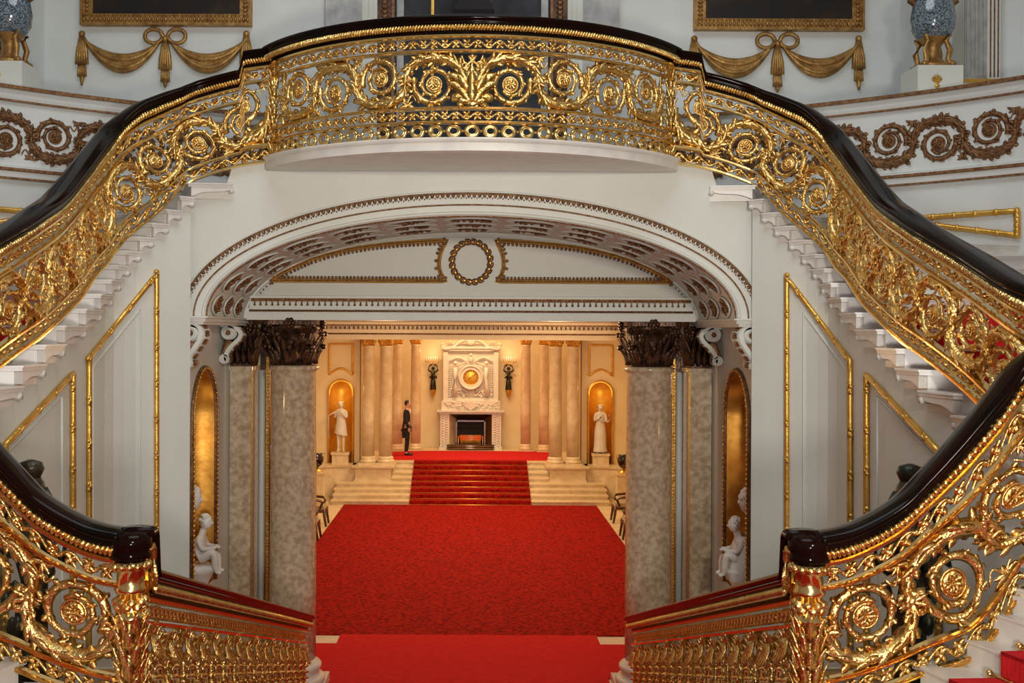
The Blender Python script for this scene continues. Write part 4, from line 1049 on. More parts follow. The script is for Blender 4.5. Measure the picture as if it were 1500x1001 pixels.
# enamel vases on white pedestals standing on the ledge
for word, px, pyb, flip in (('left', 14, 131, -1), ('right', 1366, 138, 1)):
    D = 13.95; c = at(px, pyb, D); z = LEDGE + 0.03; x = c.x
    pd = empty('white_pedestal', (x, D, z), 'white block pedestal with gilt palm motif under the %s enamel vase' % word, 'pedestal', 'vase pedestals')
    MB().box(x - 0.30, x + 0.27, D - 0.27, D + 0.27, z, z + 0.36).build('block', M['plaster'], pd)
    g = MB()
    for k in range(7):
        a = PI / 2 + (k - 3) * 0.33; l = MB().leaf(0, 0, a, 0.13 - 0.01 * abs(k - 3), 0.014, -(k - 3) * 0.1, 0, 0.01, 0, 4)
        g.join(l, lambda u, v, w: (x - 0.06 + u, D - 0.272 - abs(w), z + 0.13 + v))
    g.tube([(x - 0.09, D - 0.275, z + 0.10), (x - 0.03, D - 0.275, z + 0.10)], 0.014, 6); g.tube([(x - 0.06, D - 0.275, z + 0.07), (x - 0.06, D - 0.275, z + 0.15)], 0.016, 6)
    g.build('palm_motif', M['goldmat'], pd)
    vs = empty('enamel_vase', (x, D, z + 0.36), 'blue-grey crackled enamel vase with gilt mounts on the %s ledge' % word, 'vase', 'enamel vases')
    zz = z + 0.36
    MB().lathe([(0.10, 0.36), (0.20, 0.40), (0.262, 0.52), (0.275, 0.66), (0.25, 0.82), (0.19, 0.98), (0.12, 1.10), (0.09, 1.20), (0.11, 1.32)], (x, D, zz), 32).build('body', M['cloisonne'], vs)
    g = MB().lathe([(0.24, 0.0), (0.25, 0.04), (0.16, 0.07), (0.10, 0.15), (0.09, 0.28), (0.15, 0.36), (0.21, 0.42), (0.205, 0.44)], (x, D, zz), 20)
    for k in range(4):
        a = PI / 4 + k * PI / 2
        g.tube([(x + math.cos(a) * r, D + math.sin(a) * r, zz + h) for r, h in ((0.25, 0.02), (0.19, 0.10), (0.22, 0.22), (0.17, 0.34), (0.22, 0.42))], [0.045, 0.035, 0.04, 0.035, 0.03], 8)
        g.ball((x + math.cos(a) * 0.25, D + math.sin(a) * 0.25, zz + 0.04), (0.05, 0.05, 0.04), 8, 5)
    g.build('gilt_foot', M['dullgold'], vs)
    for s_ in (-1, 1):
        h = MB().tube([(x + s_ * 0.20, D, zz + 0.80), (x + s_ * 0.29, D, zz + 0.88), (x + s_ * 0.27, D, zz + 1.02), (x + s_ * 0.17, D, zz + 1.10), (x + s_ * 0.14, D, zz + 1.25)], [0.03, 0.045, 0.05, 0.04, 0.02], 8)
        h.ball((x + s_ * 0.27, D, zz + 0.90), 0.06, 8, 6); h.build('handle', M['darkgilt'], vs)
# fluted pilasters beside the vases
for side, word in ((-1, 'left'), (1, 'right')):
    px = 1428 if side > 0 else 32 - 62; D = 14.3 if side > 0 else 14.6; c = at(px, 110, D); x = c.x if side > 0 else at(-12, 110, D).x; z = LEDGE + 0.03
    root = empty('fluted_pilaster', (x, D, z), 'grey fluted pilaster with cream and gilt base behind the %s vase' % word, 'pilaster', 'fluted pilasters')
    m = MB().box(x - 0.20, x + 0.26, D - 0.15, D + 0.2, z + 0.2, H1)
    m.build('core', M['plaster'], root)
    m = MB()
    for k in range(5): m.tube([(x - 0.17 + 0.055 * k, D - 0.16, z + 0.32), (x - 0.17 + 0.055 * k, D - 0.16, H1)], 0.02, 8)
    m.box(x - 0.20, x + 0.09, D - 0.155, D - 0.14, z + 0.3, H1); m.build('flutes', M['greymarble'], root)
    m = MB()
    for k in range(3): m.tube([(x + 0.13 + 0.05 * k, D - 0.155, z + 0.32), (x + 0.13 + 0.05 * k, D - 0.155, H1)], 0.009, 6)
    m.build('gilt_fillet', M['darkgilt'], root)
    m = MB().box(x - 0.24, x + 0.30, D - 0.20, D + 0.22, z, z + 0.06); m.box(x - 0.22, x + 0.27, D - 0.18, D + 0.22, z + 0.06, z + 0.24); m.build('base', M['plaster'], root)
    m = MB().box(x - 0.24, x + 0.30, D - 0.21, D + 0.22, z + 0.055, z + 0.10); m.box(x - 0.22, x + 0.28, D - 0.19, D + 0.22, z + 0.24, z + 0.29); m.build('gilt_band', M['goldmat'], root)
    # wall drop ornament far out
    if side > 0:
        v = at(1503, 55, 14.6); dd = empty('wall_drop', tuple(v), 'dull gilt carved drop hanging on the wall at the far right edge', 'ornament'); m = MB()
        for i in range(9): m.ball((v.x + 0.03 * math.sin(i * 2), v.y, v.z - 0.3 + i * 0.1), (0.07 - 0.004 * i, 0.04, 0.07), 8, 5)
        m.build('drop', M['darkgilt'], dd)
# landing where the central stair ends, and the central stair itself
fl = MB(); pts = [(2.2, 7.12), (2.2, 7.0)] + [(QK(27)[0], QK(27)[1])]
fl.prism([(-2.2, 7.0), (2.2, 7.0), (QK(27)[0], QK(27)[1]), (0, -1.4), (-QK(27)[0], QK(27)[1])], 2.30, 2.41, 'z'); struct('floor_2', fl, M['marble'])
cpt = MB().prism([(-2.0, 7.05), (2.0, 7.05), (2.9, -0.5), (-2.9, -0.5)], 2.41, 2.43, 'z')
tag(cpt.build('landing_carpet', M['carpet']), 'red carpet covering the first landing', 'carpet')
fs = empty('central_flight', (0, 10.5, 0), 'straight marble central flight dropping from the landing to the hall floor', 'staircase')
rn = empty('central_runner', (0, 10.5, 0), 'red carpet runner laid down the central flight', 'carpet'); cr = MB(); N = 14
for i in range(N):
    z = 2.41 - (i + 1) * 2.41 / (N + 1); y = 7.1 + i * 0.49
    MB().box(-2.1, 2.1, y, y + 0.49, max(0, z - 0.3), z).build('step', M['marble'], fs)
    cr.box(-1.75, 1.75, y, y + 0.50, z, z + 0.015); cr.box(-1.75, 1.75, y - 0.004, y, z, z + 2.41 / (N + 1))
cr.build('carpet', M['carpet'], rn)
MB().box(-2.1, 2.1, 6.9, 7.1, 0, 2.3).build('retaining_block', M['marble'], fs)
# floors
f = MB(); f.box(-9, 9, -1.6, 18.3, -0.1, 0); struct('floor', f, M['marble'])
f = MB(); f.box(-5.3, 5.3, 18.3, 33.4, -0.1, 0); struct('floor_3', f, M['hallmarble'])
tag(MB().box(-2.03, 2.03, 14.0, 16.0, 0.0, 0.022).box(-2.7, 2.7, 16.0, 17.72, 0.0, 0.022).build('vestibule_carpet', M['carpet2']), 'bright red carpet between the columns in front of the hall', 'carpet')
tag(MB().box(-2.16, 2.12, 17.72, 18.25, 0.0, 0.02).build('threshold_strip_carpet', M['carpet2']), 'narrower red carpet strip crossing the marble threshold', 'carpet')
tag(MB().box(-3.68, 3.68, 18.25, 31.86, 0.0, 0.02).build('hall_carpet', M['carpet']), 'large patterned deep red carpet filling the hall floor', 'carpet')
# ------------------------------------------------------------------ the hall beyond
HL = 4.12                                                             # depth of upper hall level below the eye
UPZ = EYE - HL
w = MB().box(-3.9, 3.9, 18.25, 18.75, EYE - 0.15, EYE + 0.30); w.box(-3.9, 3.9, 18.20, 18.25, EYE - 0.05, EYE + 0.02); w.box(-3.9, 3.9, 18.15, 18.25, EYE + 0.08, EYE + 0.14)
struct('trim_10', w, M['cream'])
o = empty('hall_lintel_ornament', (0, 18.2, EYE - 0.1), 'gilt bead lines and pendants on the entablature at the hall entrance', 'moulding')
g = MB().tube([(-3.8, 18.19, EYE - 0.055), (3.8, 18.19, EYE - 0.055)], 0.014, 6); g.box(-3.8, 3.8, 18.14, 18.2, EYE + 0.075, EYE + 0.10); g.build('bead_line', M['darkgilt'], o)
x = -3.6
while x < 3.6: MB().ball((x, 18.19, EYE + 0.045), (0.016, 0.014, 0.03), 5, 4).build('pendant', M['darkgilt'], o); x += 0.075
for side, word in ((-1, 'left'), (1, 'right')):
    w = MB().box(*sorted((side * 2.72, side * 3.44)), 16.32, 18.75, 0, EYE + 0.3); w.box(*sorted((side * 3.44, side * 5.3)), 18.3, 18.75, 0, EYE + 1); struct('wall_vestibule_%s' % word, w, M['cream'])
    w = MB().box(*sorted((side * 5.2, side * 5.4)), 18.7, 34.2, 0, EYE + 1.0); struct('wall_hall_%s' % word, w, M['cream'])
struct('ceiling_2', MB().box(-3.44, 3.44, 15.9, 18.7, EYE + 0.28, EYE + 0.34), M['cream'])
struct('ceiling_3', MB().box(-5.4, 5.4, 18.7, 39.0, EYE + 1.0, EYE + 1.1), M['cream'])
# steps up to the far landing
D0 = 31.9; RIS = 0.98 / 8; TR = 0.36
hs = empty('hall_staircase', (0, D0, 0), 'broad cream marble steps rising to the far landing', 'staircase')
for i in range(8):
    z = RIS * (i + 1); wx = 4.05 if i < 4 else 2.42
    nosex = [(-wx, wx)]
    MB().box(-wx - 0.03 if i < 4 else -wx, wx + 0.03 if i < 4 else wx, D0 + i * TR - 0.03, D0 + 8.3 * TR, z - 0.04, z).box(-wx, wx, D0 + i * TR, D0 + 8.3 * TR, z - RIS, z - 0.04).build('step', M['hallmarble'], hs)
rn = empty('hall_stair_runner', (0, D0, 0), 'red carpet running up the far steps under brass rods', 'carpet')
c = MB()
for i in range(8):
    z = RIS * (i + 1); c.box(-1.78, 1.78, D0 + i * TR - 0.045, D0 + (i + 1) * TR - 0.03, z, z + 0.014); c.box(-1.78, 1.78, D0 + i * TR - 0.048, D0 + i * TR - 0.030, z - RIS, z + 0.01)
c.build('carpet', M['carpet'], rn)
for i in range(8):
    z = RIS * i + 0.022; MB().tube([(-1.82, D0 + i * TR - 0.06, z), (1.82, D0 + i * TR - 0.06, z)], 0.012, 6).build('stair_rod', M['goldmat'], rn)
tag(MB().box(-2.65, 2.65, D0 + 8 * TR - 0.03, 37.35, UPZ, UPZ + 0.015).build('upper_carpet', M['carpet2']), 'red carpet on the far landing before the fireplace', 'carpet')
struct('floor_4', MB().box(-5.3, 5.3, D0 + 8 * TR, 39.0, UPZ - 0.3, UPZ), M['hallmarble'])
for side, word in ((-1, 'left'), (1, 'right')):
    # pedestal block carrying the paired columns
    root = empty('column_plinth', (side * 2.95, 33.7, 0), 'cream marble plinth block under the paired columns on the %s of the far steps' % word, 'plinth', 'far column plinths')
    b = MB().box(*sorted((side * 2.43, side * 3.52)), 33.35, 34.4, 0.4, UPZ - 0.10); b.box(*sorted((side * 2.40, side * 3.55)), 33.32, 34.4, 0.4, 0.55); b.build('dado', M['hallmarble'], root)
    MB().box(*sorted((side * 2.36, side * 3.58)), 33.28, 34.4, UPZ - 0.10, UPZ - 0.06).box(*sorted((side * 2.32, side * 3.62)), 33.22, 34.4, UPZ - 0.06, UPZ).build('cap_slab', M['hallmarble'], root)
    b = MB(); n = 14; rows = []
    for i in range(n + 1):
        t = i / n; x = side * (3.52 + 1.65 * t); y = 33.55 - 0.9 * t ** 2.2; rows.append([(x, y, 0.0), (x, y, UPZ - 0.08), (x, y - 0.05, UPZ - 0.07), (x, y - 0.07, UPZ), (x, 35.0, UPZ)])
    b.grid(rows, False, False); struct('trim_%d' % (11 if side < 0 else 12), b, M['hallmarble'])
def small_column(x, y, r, z0, z1, label, group, m='colwarm'):
    root = empty('hall_column', (x, y, z0), label, 'column', group)
    MB().lathe([(r, 0.24), (r, 1.4), (r * 0.9, z1 - z0 - 0.34), (r * 1.0, z1 - z0 - 0.32), (r * 0.9, z1 - z0 - 0.30)], (x, y, z0), 32).build('shaft', M[m], root)
    b = MB().lathe([(r * 1.3, 0.06), (r * 1.38, 0.09), (r * 1.3, 0.13), (r * 1.12, 0.15), (r * 1.2, 0.19), (r * 1.15, 0.22), (r, 0.25)], (x, y, z0), 28); b.box(x - r * 1.4, x + r * 1.4, y - r * 1.4, y + r * 1.4, z0, z0 + 0.06); b.build('base', M['hallmarble'], root)
    c = MB(); capital(c, x, y, z1 - 0.30, 0.30, r * 0.85); c.build('capital', M['goldmat'], root)
CT = EYE - 0.17
for side, word in ((-1, 'left'), (1, 'right')):
    small_column(side * 3.16, 33.72, 0.195, UPZ, CT, 'honey marble column, outer of the %s front pair above the far steps' % word, 'front hall columns')
    small_column(side * 2.62, 33.72, 0.205, UPZ, CT, 'honey marble column, inner of the %s front pair above the far steps' % word, 'front hall columns')
    small_column(side * 2.50, 37.3, 0.17, UPZ, CT, 'rear marble column standing behind the %s front pair' % word, 'rear hall columns')
    small_column(side * 1.89, 37.5, 0.175, UPZ, CT, 'rear marble column next to the %s sconce by the fireplace' % word, 'rear hall columns')
    # niche walls facing the viewer
    y = 33.95; xc = side * 4.03; nr = 0.335; nz = EYE - 1.92; nb = UPZ; n = 20; xo, xi = side * 5.25, side * 3.42
    jb = MB(); arc = [(xc + nr * math.cos(PI - PI * i / n), nz + nr * math.sin(PI - PI * i / n)) for i in range(n + 1)]
    tp = [(min(xo, xi) + abs(xo - xi) * i / n, EYE + 1.0) for i in range(n + 1)]
    jb.grid([[(arc[i][0], y, arc[i][1]), (tp[i][0], y, tp[i][1])] for i in range(n + 1)], False, False)
    a0, a1 = min(xo, xi), max(xo, xi)
    jb.add([(a0, y, 0), (xc - nr, y, 0), (xc - nr, y, nz), (a0, y, EYE + 1)], [(0, 1, 2, 3)], False); jb.add([(a1, y, 0), (xc + nr, y, 0), (xc + nr, y, nz), (a1, y, EYE + 1)], [(0, 1, 2, 3)], False)
    struct('wall_niche_%s' % word, jb, M['cream'])
    struct('trim_%d' % (13 if side < 0 else 14), MB().box(*sorted((side * 3.40, side * 3.44)), 33.95, 39, UPZ, EYE + 1), M['cream'])
    ni = MB(); m = 14; rows = []
    for j in range(9): rows.append([(xc - nr * math.cos(PI * i / m), y + nr * math.sin(PI * i / m), nb + (nz - nb) * j / 8) for i in range(m + 1)])
    for j in range(1, 9):
        ph = PI / 2 * j / 8; rows.append([(xc - nr * math.cos(ph) * math.cos(PI * i / m), y + nr * math.cos(ph) * math.sin(PI * i / m), nz + nr * math.sin(ph)) for i in range(m + 1)])
    ni.grid(rows, False, True)
    root = empty('statue_niche', (xc, y, nb), 'golden arched niche behind the %s far statue' % word, 'niche', 'hall niches')
    ni.build('gilded_shell', M['brightniche'], root)
    f = MB(); q = [(xc - nr - 0.04, y - 0.02, nb)] + [(xc + (nr + .04) * math.cos(PI - PI * i / 24), y - 0.02, nz + (nr + .04) * math.sin(PI - PI * i / 24)) for i in range(25)] + [(xc + nr + 0.04, y - 0.02, nb)]
    f.tube(q, 0.045, 8, (0, 1, 0)); f.build('gilt_surround', M['goldmat'], root)
    # gilt panel above
    root = empty('wall_panel', (xc, y, EYE - 1.3), 'gilt framed wall panel with concave foot above the %s far niche' % word, 'moulding', 'panels above the far niches')
    zt, zl = EYE - 0.42, EYE - 1.38
    pl = [(xc - 0.36, zl), (xc - 0.36, zt), (xc + 0.36, zt), (xc + 0.36, zl)] + [(xc + 0.36 - 0.72 * i / 12, zl + 0.20 * math.sin(PI * i / 12)) for i in range(1, 12)]
    ds = []
    for i in range(len(pl)):
        a, b = pl[i], pl[(i + 1) % len(pl)]
        for j in range(6): ds.append((a[0] + (b[0] - a[0]) * j / 6, y - 0.01, a[1] + (b[1] - a[1]) * j / 6))
    MB().tube(ds, 0.034, 6, (0, 1, 0), closed=True).build('gilt_frame', M['goldmat'], root)
BY = 38.7
w = MB().box(-5.3, 5.3, BY, BY + 0.2, UPZ, EYE + 1); w.box(-5.3, -1.1, BY - 0.04, BY, UPZ, UPZ + 0.22); w.box(1.1, 5.3, BY - 0.04, BY, UPZ, UPZ + 0.22); struct('wall_far', w, M['cream'])

# fireplace and overmantel
fp = empty('fireplace', (0, 38.2, UPZ), 'carved white marble chimneypiece with tall sculpted overmantel', 'fireplace')
def fb(x0, x1, y0, y1, z0, z1): return MB().box(x0, x1, y0, y1, UPZ + z0, UPZ + z1)
for s_ in (-1, 1):
    m = fb(*sorted((s_ * 0.74, s_ * 1.06)), 37.95, BY, 0, 1.24)
    for i in range(26):
        m.ball((s_ * (0.84 + 0.12 * (i % 2)), 37.94, UPZ + 0.10 + i * 0.043), (0.045, 0.03, 0.035), 6, 4)
    m.box(*sorted((s_ * 0.70, s_ * 1.09)), 37.92, BY, UPZ, UPZ + 0.1); m.build('carved_pier', M['statue'], fp)
m = fb(-1.10, 1.10, 37.90, BY, 1.24, 1.30); m.box(-1.16, 1.16, 37.84, BY, UPZ + 1.30, UPZ + 1.36)
for i in range(44): m.ball((-1.08 + 0.05 * i, 37.88, UPZ + 1.25), (0.018, 0.02, 0.035), 5, 4)
m.build('mantel_shelf', M['statue'], fp)
m = fb(-1.02, 1.02, 37.98, BY, 1.36, 1.68)
for i in range(60): m.ball((-0.98 + random.random() * 1.96, 37.97, UPZ + 1.40 + random.random() * 0.25), (0.05, 0.035, 0.03), 6, 4)
m.prism([(-0.25, UPZ + 1.52), (0, UPZ + 1.36), (0.25, UPZ + 1.52), (0, UPZ + 1.68)], 37.90, 37.98, 'y'); m.build('frieze_block', M['statue'], fp)
m = fb(-0.80, 0.80, 38.2, BY, 1.68, 3.66); m.box(-0.96, -0.80, 38.1, BY, UPZ + 1.68, UPZ + 3.4); m.box(0.80, 0.96, 38.1, BY, UPZ + 1.68, UPZ + 3.4); m.box(-0.9, 0.9, 38.12, 38.2, UPZ + 1.68, UPZ + 1.78)
m.build('overmantel', M['statue'], fp)
m = MB()
for s_ in (-1, 1):
    m.tube([(s_ * (0.10 + 0.09 * i), 38.05, UPZ + 3.80 - 0.035 * i + 0.05 * math.sin(i * 0.7)) for i in range(11)], [0.05] * 11, 8)
    m.tube(spiral_pts(0, 0, 0.09, 0.03, 0, 1.3, s_, 14) and [(s_ * 0.98 + p[0], 38.05, UPZ + 3.62 + p[1]) for p in spiral_pts(0, 0, 0.09, 0.03, 0, 1.3, s_, 14)], 0.03, 6)
    for k in range(10): m.ball((s_ * (0.2 + 0.07 * k), 38.08, UPZ + 3.68 + 0.05 * math.sin(k)), (0.05, 0.05, 0.035), 6, 4)
m.box(-1.02, 1.02, 38.0, BY, UPZ + 3.50, UPZ + 3.58); m.box(-0.98, 0.98, 38.05, BY, UPZ + 3.42, UPZ + 3.50)
m.lathe([(0.001, -0.06), (0.12, -0.05), (0.16, 0), (0.12, 0.05), (0.001, 0.06)], (0, 0, 0), 16)
k = MB().ball((0, 38.02, UPZ + 3.78), (0.17, 0.06, 0.17), 14, 10); m.v = m.v[:-5 * 16]; 
m.f = [f for f in m.f if max(f) < len(m.v)]; m.sm = m.sm[:len(m.f)]
m.join(k); m.build('broken_pediment', M['statue'], fp)
zc = UPZ + HL - 1.62
def disc(mb, x, y0, y1, z, r0, r1, n=40):
    mb.grid([[(x + r * math.cos(2 * PI * i / n), yy, z + r * math.sin(2 * PI * i / n)) for i in range(n)] for r, yy in ((r1, y1), (r1, y0), (r0, y0), (r0, y1))], True, False); return mb
m = disc(MB(), 0, 38.02, 38.2, zc, 0.27, 0.42); m.tube([(0.40 * math.cos(2 * PI * i / 40), 38.0, zc + 0.40 * math.sin(2 * PI * i / 40)) for i in range(40)], 0.03, 6, (0, 1, 0), closed=True); m.build('round_surround', M['statue'], fp)
ck = empty('wall_clock', (0, 38.1, zc), 'round gilt clock set in the overmantel above the fireplace', 'clock')
m = MB().lathe([(0.001, 0), (0.25, 0.0), (0.27, 0.02)], (0, 0, 0), 36).map(lambda x, y, z: (x, 38.08 + z, zc + y)); m.build('dial', M['dial'], ck)
for i in range(12):
    m = MB(); a = i * PI / 6; m.box(-0.006, 0.006, 0, 0.008, 0.19, 0.24); q = m.v[-8:]; m.v[-8:] = [(p[0] * math.cos(a) + p[2] * math.sin(a), 38.065 + p[1], zc - p[0] * math.sin(a) + p[2] * math.cos(a)) for p in q]; m.build('hour_mark', M['hearth'], ck)
m = MB().tube([(0, 38.06, zc), (0.16, 38.06, zc + 0.11)], 0.007, 5).tube([(0, 38.06, zc), (-0.08, 38.06, zc - 0.05)], 0.009, 5); m.build('hands', M['hearth'], ck)
MB().tube([(0.26 * math.cos(2 * PI * i / 40), 38.06, zc + 0.26 * math.sin(2 * PI * i / 40)) for i in range(40)], 0.014, 6, (0, 1, 0), closed=True).build('bezel', M['goldmat'], ck)
m = MB()
for s_ in (-1, 1):                                                     # flanking caryatids and foliage
    m.tube([(s_ * 0.56, 38.1, UPZ + 1.85), (s_ * 0.55, 38.06, UPZ + 2.2), (s_ * 0.53, 38.05, UPZ + 2.55), (s_ * 0.54, 38.05, UPZ + 2.85)], [0.09, 0.08, 0.07, 0.09], 10, flute=0.15)
    m.ball((s_ * 0.54, 38.03, UPZ + 3.0), 0.075, 8, 6); m.tube([(s_ * 0.54, 38.03, UPZ + 2.85), (s_ * 0.40, 38.02, UPZ + 2.95), (s_ * 0.2, 38.04, UPZ + 3.02)], 0.03, 6)
    m.tube([(s_ * (0.75 - 0.06 * i), 38.1, UPZ + 3.05 + 0.14 * math.sin(PI * i / 10)) for i in range(11)], 0.04, 6)
    for k in range(40): m.ball((s_ * (0.08 + random.random() * 0.66), 38.14, UPZ + 1.80 + random.random() * 0.30), (0.045, 0.05, 0.04), 6, 4)
    for k in range(14): m.ball((s_ * (0.72), 38.12, UPZ + 1.85 + k * 0.08), (0.04, 0.04, 0.035), 6, 4)
m.ball((0, 38.08, UPZ + 3.12), (0.09, 0.07, 0.12), 8, 6); m.ball((0, 38.06, UPZ + 3.28), 0.06, 8, 6)
m.build('carved_figures', M['statue'], fp)
m = fb(-0.74, 0.74, BY - 0.06, BY - 0.02, 0, 1.24); m.build('fireback', M['hearth'], fp)
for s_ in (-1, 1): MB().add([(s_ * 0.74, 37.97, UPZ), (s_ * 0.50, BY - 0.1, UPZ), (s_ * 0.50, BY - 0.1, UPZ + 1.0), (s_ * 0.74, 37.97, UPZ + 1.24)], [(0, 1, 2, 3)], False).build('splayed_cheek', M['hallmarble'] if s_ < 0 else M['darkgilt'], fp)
MB().add([(-0.74, 37.97, UPZ + 1.24), (0.74, 37.97, UPZ + 1.24), (0.5, BY - 0.1, UPZ + 1.0), (-0.5, BY - 0.1, UPZ + 1.0)], [(0, 1, 2, 3)], False).build('hood', M['darkmetal'], fp)
m = fb(-0.52, -0.47, 38.1, 38.15, 0.1, 1.0); m.box(0.47, 0.52, 38.1, 38.15, UPZ + 0.1, UPZ + 1.0); m.box(-0.52, 0.52, 38.1, 38.15, UPZ + 0.95, UPZ + 1.0); m.build('register_frame', M['steel'], fp)
gt = empty('fire_grate', (0, 37.95, UPZ), 'bright brass basket grate standing in the fireplace opening', 'grate')
m = MB(); rows = [[(x * (0.36 + 0.02 * h), 37.9 - 0.06 * math.cos(x * 1.3), UPZ + 0.34 + 0.17 * h) for x in [(-1 + i / 6) for i in range(13)]] for h in (0, 1)]; m.grid(rows, False, True); m.build('back_plate', M['goldsm'], gt)
m = MB()
for i in range(15): x = -0.33 + 0.66 * i / 14; m.tube([(x, 37.86, UPZ + 0.16), (x, 37.86, UPZ + 0.33)], 0.01, 5)
m.tube([(-0.36, 37.86, UPZ + 0.33), (0.36, 37.86, UPZ + 0.33)], 0.014, 6); m.build('bars', M['goldmat'], gt)
for s_ in (-1, 1): MB().tube([(s_ * 0.42, 37.84, UPZ + 0.0), (s_ * 0.42, 37.84, UPZ + 0.42)], 0.014, 6).ball((s_ * 0.42, 37.84, UPZ + 0.44), 0.03, 8, 6).build('leg', M['goldmat'], gt)
fd = empty('fender', (0, 37.7, UPZ), 'polished steel fender in front of the hearth', 'fender')
m = MB()
for z in (0.05, 0.11, 0.17): m.tube([(-0.80, 38.0, UPZ + z), (-0.80, 37.62, UPZ + z), (0.80, 37.62, UPZ + z), (0.80, 38.0, UPZ + z)], 0.022, 8)
m.box(-0.78, 0.78, 37.63, 37.66, UPZ + 0.015, UPZ + 0.2); m.build('rails', M['wood'], fd)
m = MB()
for z in (0.075, 0.145): m.tube([(-0.78, 37.60, UPZ + z), (0.78, 37.60, UPZ + z)], 0.016, 8)
m.build('bright_bars', M['steel'], fd)

# candelabra figures on the wall
for s_, word in ((-1, 'left'), (1, 'right')):
    x, y = s_ * 1.33, BY - 0.14; z = EYE - 1.62
    root = empty('figure_sconce', (x, BY, z), 'dark bronze figure holding up a branch of lit candles, %s of the fireplace' % word, 'sconce', 'figure wall lights')
    m = MB().tube([(x, y, z - 0.50), (x, y, z - 0.42), (x, y, z - 0.18), (x, y - 0.02, z), (x, y - 0.02, z + 0.14), (x, y - 0.02, z + 0.22)], [0.09, 0.13, 0.10, 0.065, 0.10, 0.05], 12, flute=0.12)
    m.ball((x, y - 0.03, z + 0.30), 0.065, 10, 8)
    for q in (-1, 1): m.tube([(x + q * 0.09, y - 0.02, z + 0.17), (x + q * 0.17, y - 0.03, z + 0.24), (x + q * 0.13, y - 0.03, z + 0.38), (x + q * 0.04, y - 0.03, z + 0.42)], [0.035, 0.03, 0.027, 0.025], 8); m.leaf
    for q in range(8): m.ball((x + 0.11 * math.cos(q), y, z - 0.02 + 0.03 * math.sin(q * 2)), 0.035, 6, 4)
    m.build('bronze_figure', M['bronze'], root)
    m = MB().lathe([(0.02, -0.26), (0.07, -0.14), (0.10, 0.0), (0.13, 0.02)], (x, y, z - 0.48), 12); m.build('gilt_bracket', M['goldmat'], root)
    m = MB()
    for k in range(7):
        q = (k - 3) * 0.085; yy = y - 0.09 * math.cos((k - 3) * 0.4)
        m.tube([(x, y - 0.03, z + 0.42), (x + q * 0.6, yy, z + 0.45), (x + q, yy, z + 0.53)], 0.011, 6); m.lathe([(0.008, 0), (0.03, 0.02), (0.022, 0.04)], (x + q, yy, z + 0.52), 8)
    m.build('branches', M['goldmat'], root)
    for k in range(7):
        q = (k - 3) * 0.085; yy = y - 0.09 * math.cos((k - 3) * 0.4)
        MB().tube([(x + q, yy, z + 0.55), (x + q, yy, z + 0.72)], 0.013, 8).build('candle', M['candle'], root)

# ------------------------------------------------------------------ figures
def skin_mesh(pts, edges, rad, name, m, parent=None, sub=2, root=0):
    me = bpy.data.meshes.new(name); me.from_pydata([tuple(p) for p in pts], edges, []); ob = bpy.data.objects.new(name, me); C.objects.link(ob)
    ob.modifiers.new('skin', 'SKIN'); s2 = ob.modifiers.new('sub', 'SUBSURF'); s2.levels = sub; s2.render_levels = sub
    if not me.skin_vertices: 
        bm = bmesh.new(); bm.from_mesh(me); bm.verts.layers.skin.verify(); bm.to_mesh(me); bm.free()
    for i, r in enumerate(rad):
        me.skin_vertices[0].data[i].radius = r if isinstance(r, tuple) else (r, r)
        me.skin_vertices[0].data[i].use_root = (i == root)
    dg = bpy.context.evaluated_depsgraph_get(); dg.update()
    nm = bpy.data.meshes.new_from_object(ob.evaluated_get(dg)); bpy.data.objects.remove(ob)
    mb = MB(); mb.v = [tuple(v.co) for v in nm.vertices]; mb.f = [tuple(p.vertices) for p in nm.polygons]; mb.sm = [True] * len(mb.f)
    return mb
def place(mb, x, y, z, rot, sc=1.0):
    c, s = math.cos(rot), math.sin(rot); return mb.map(lambda a, b, d: (x + (a * c - b * s) * sc, y + (a * s + b * c) * sc, z + d * sc))
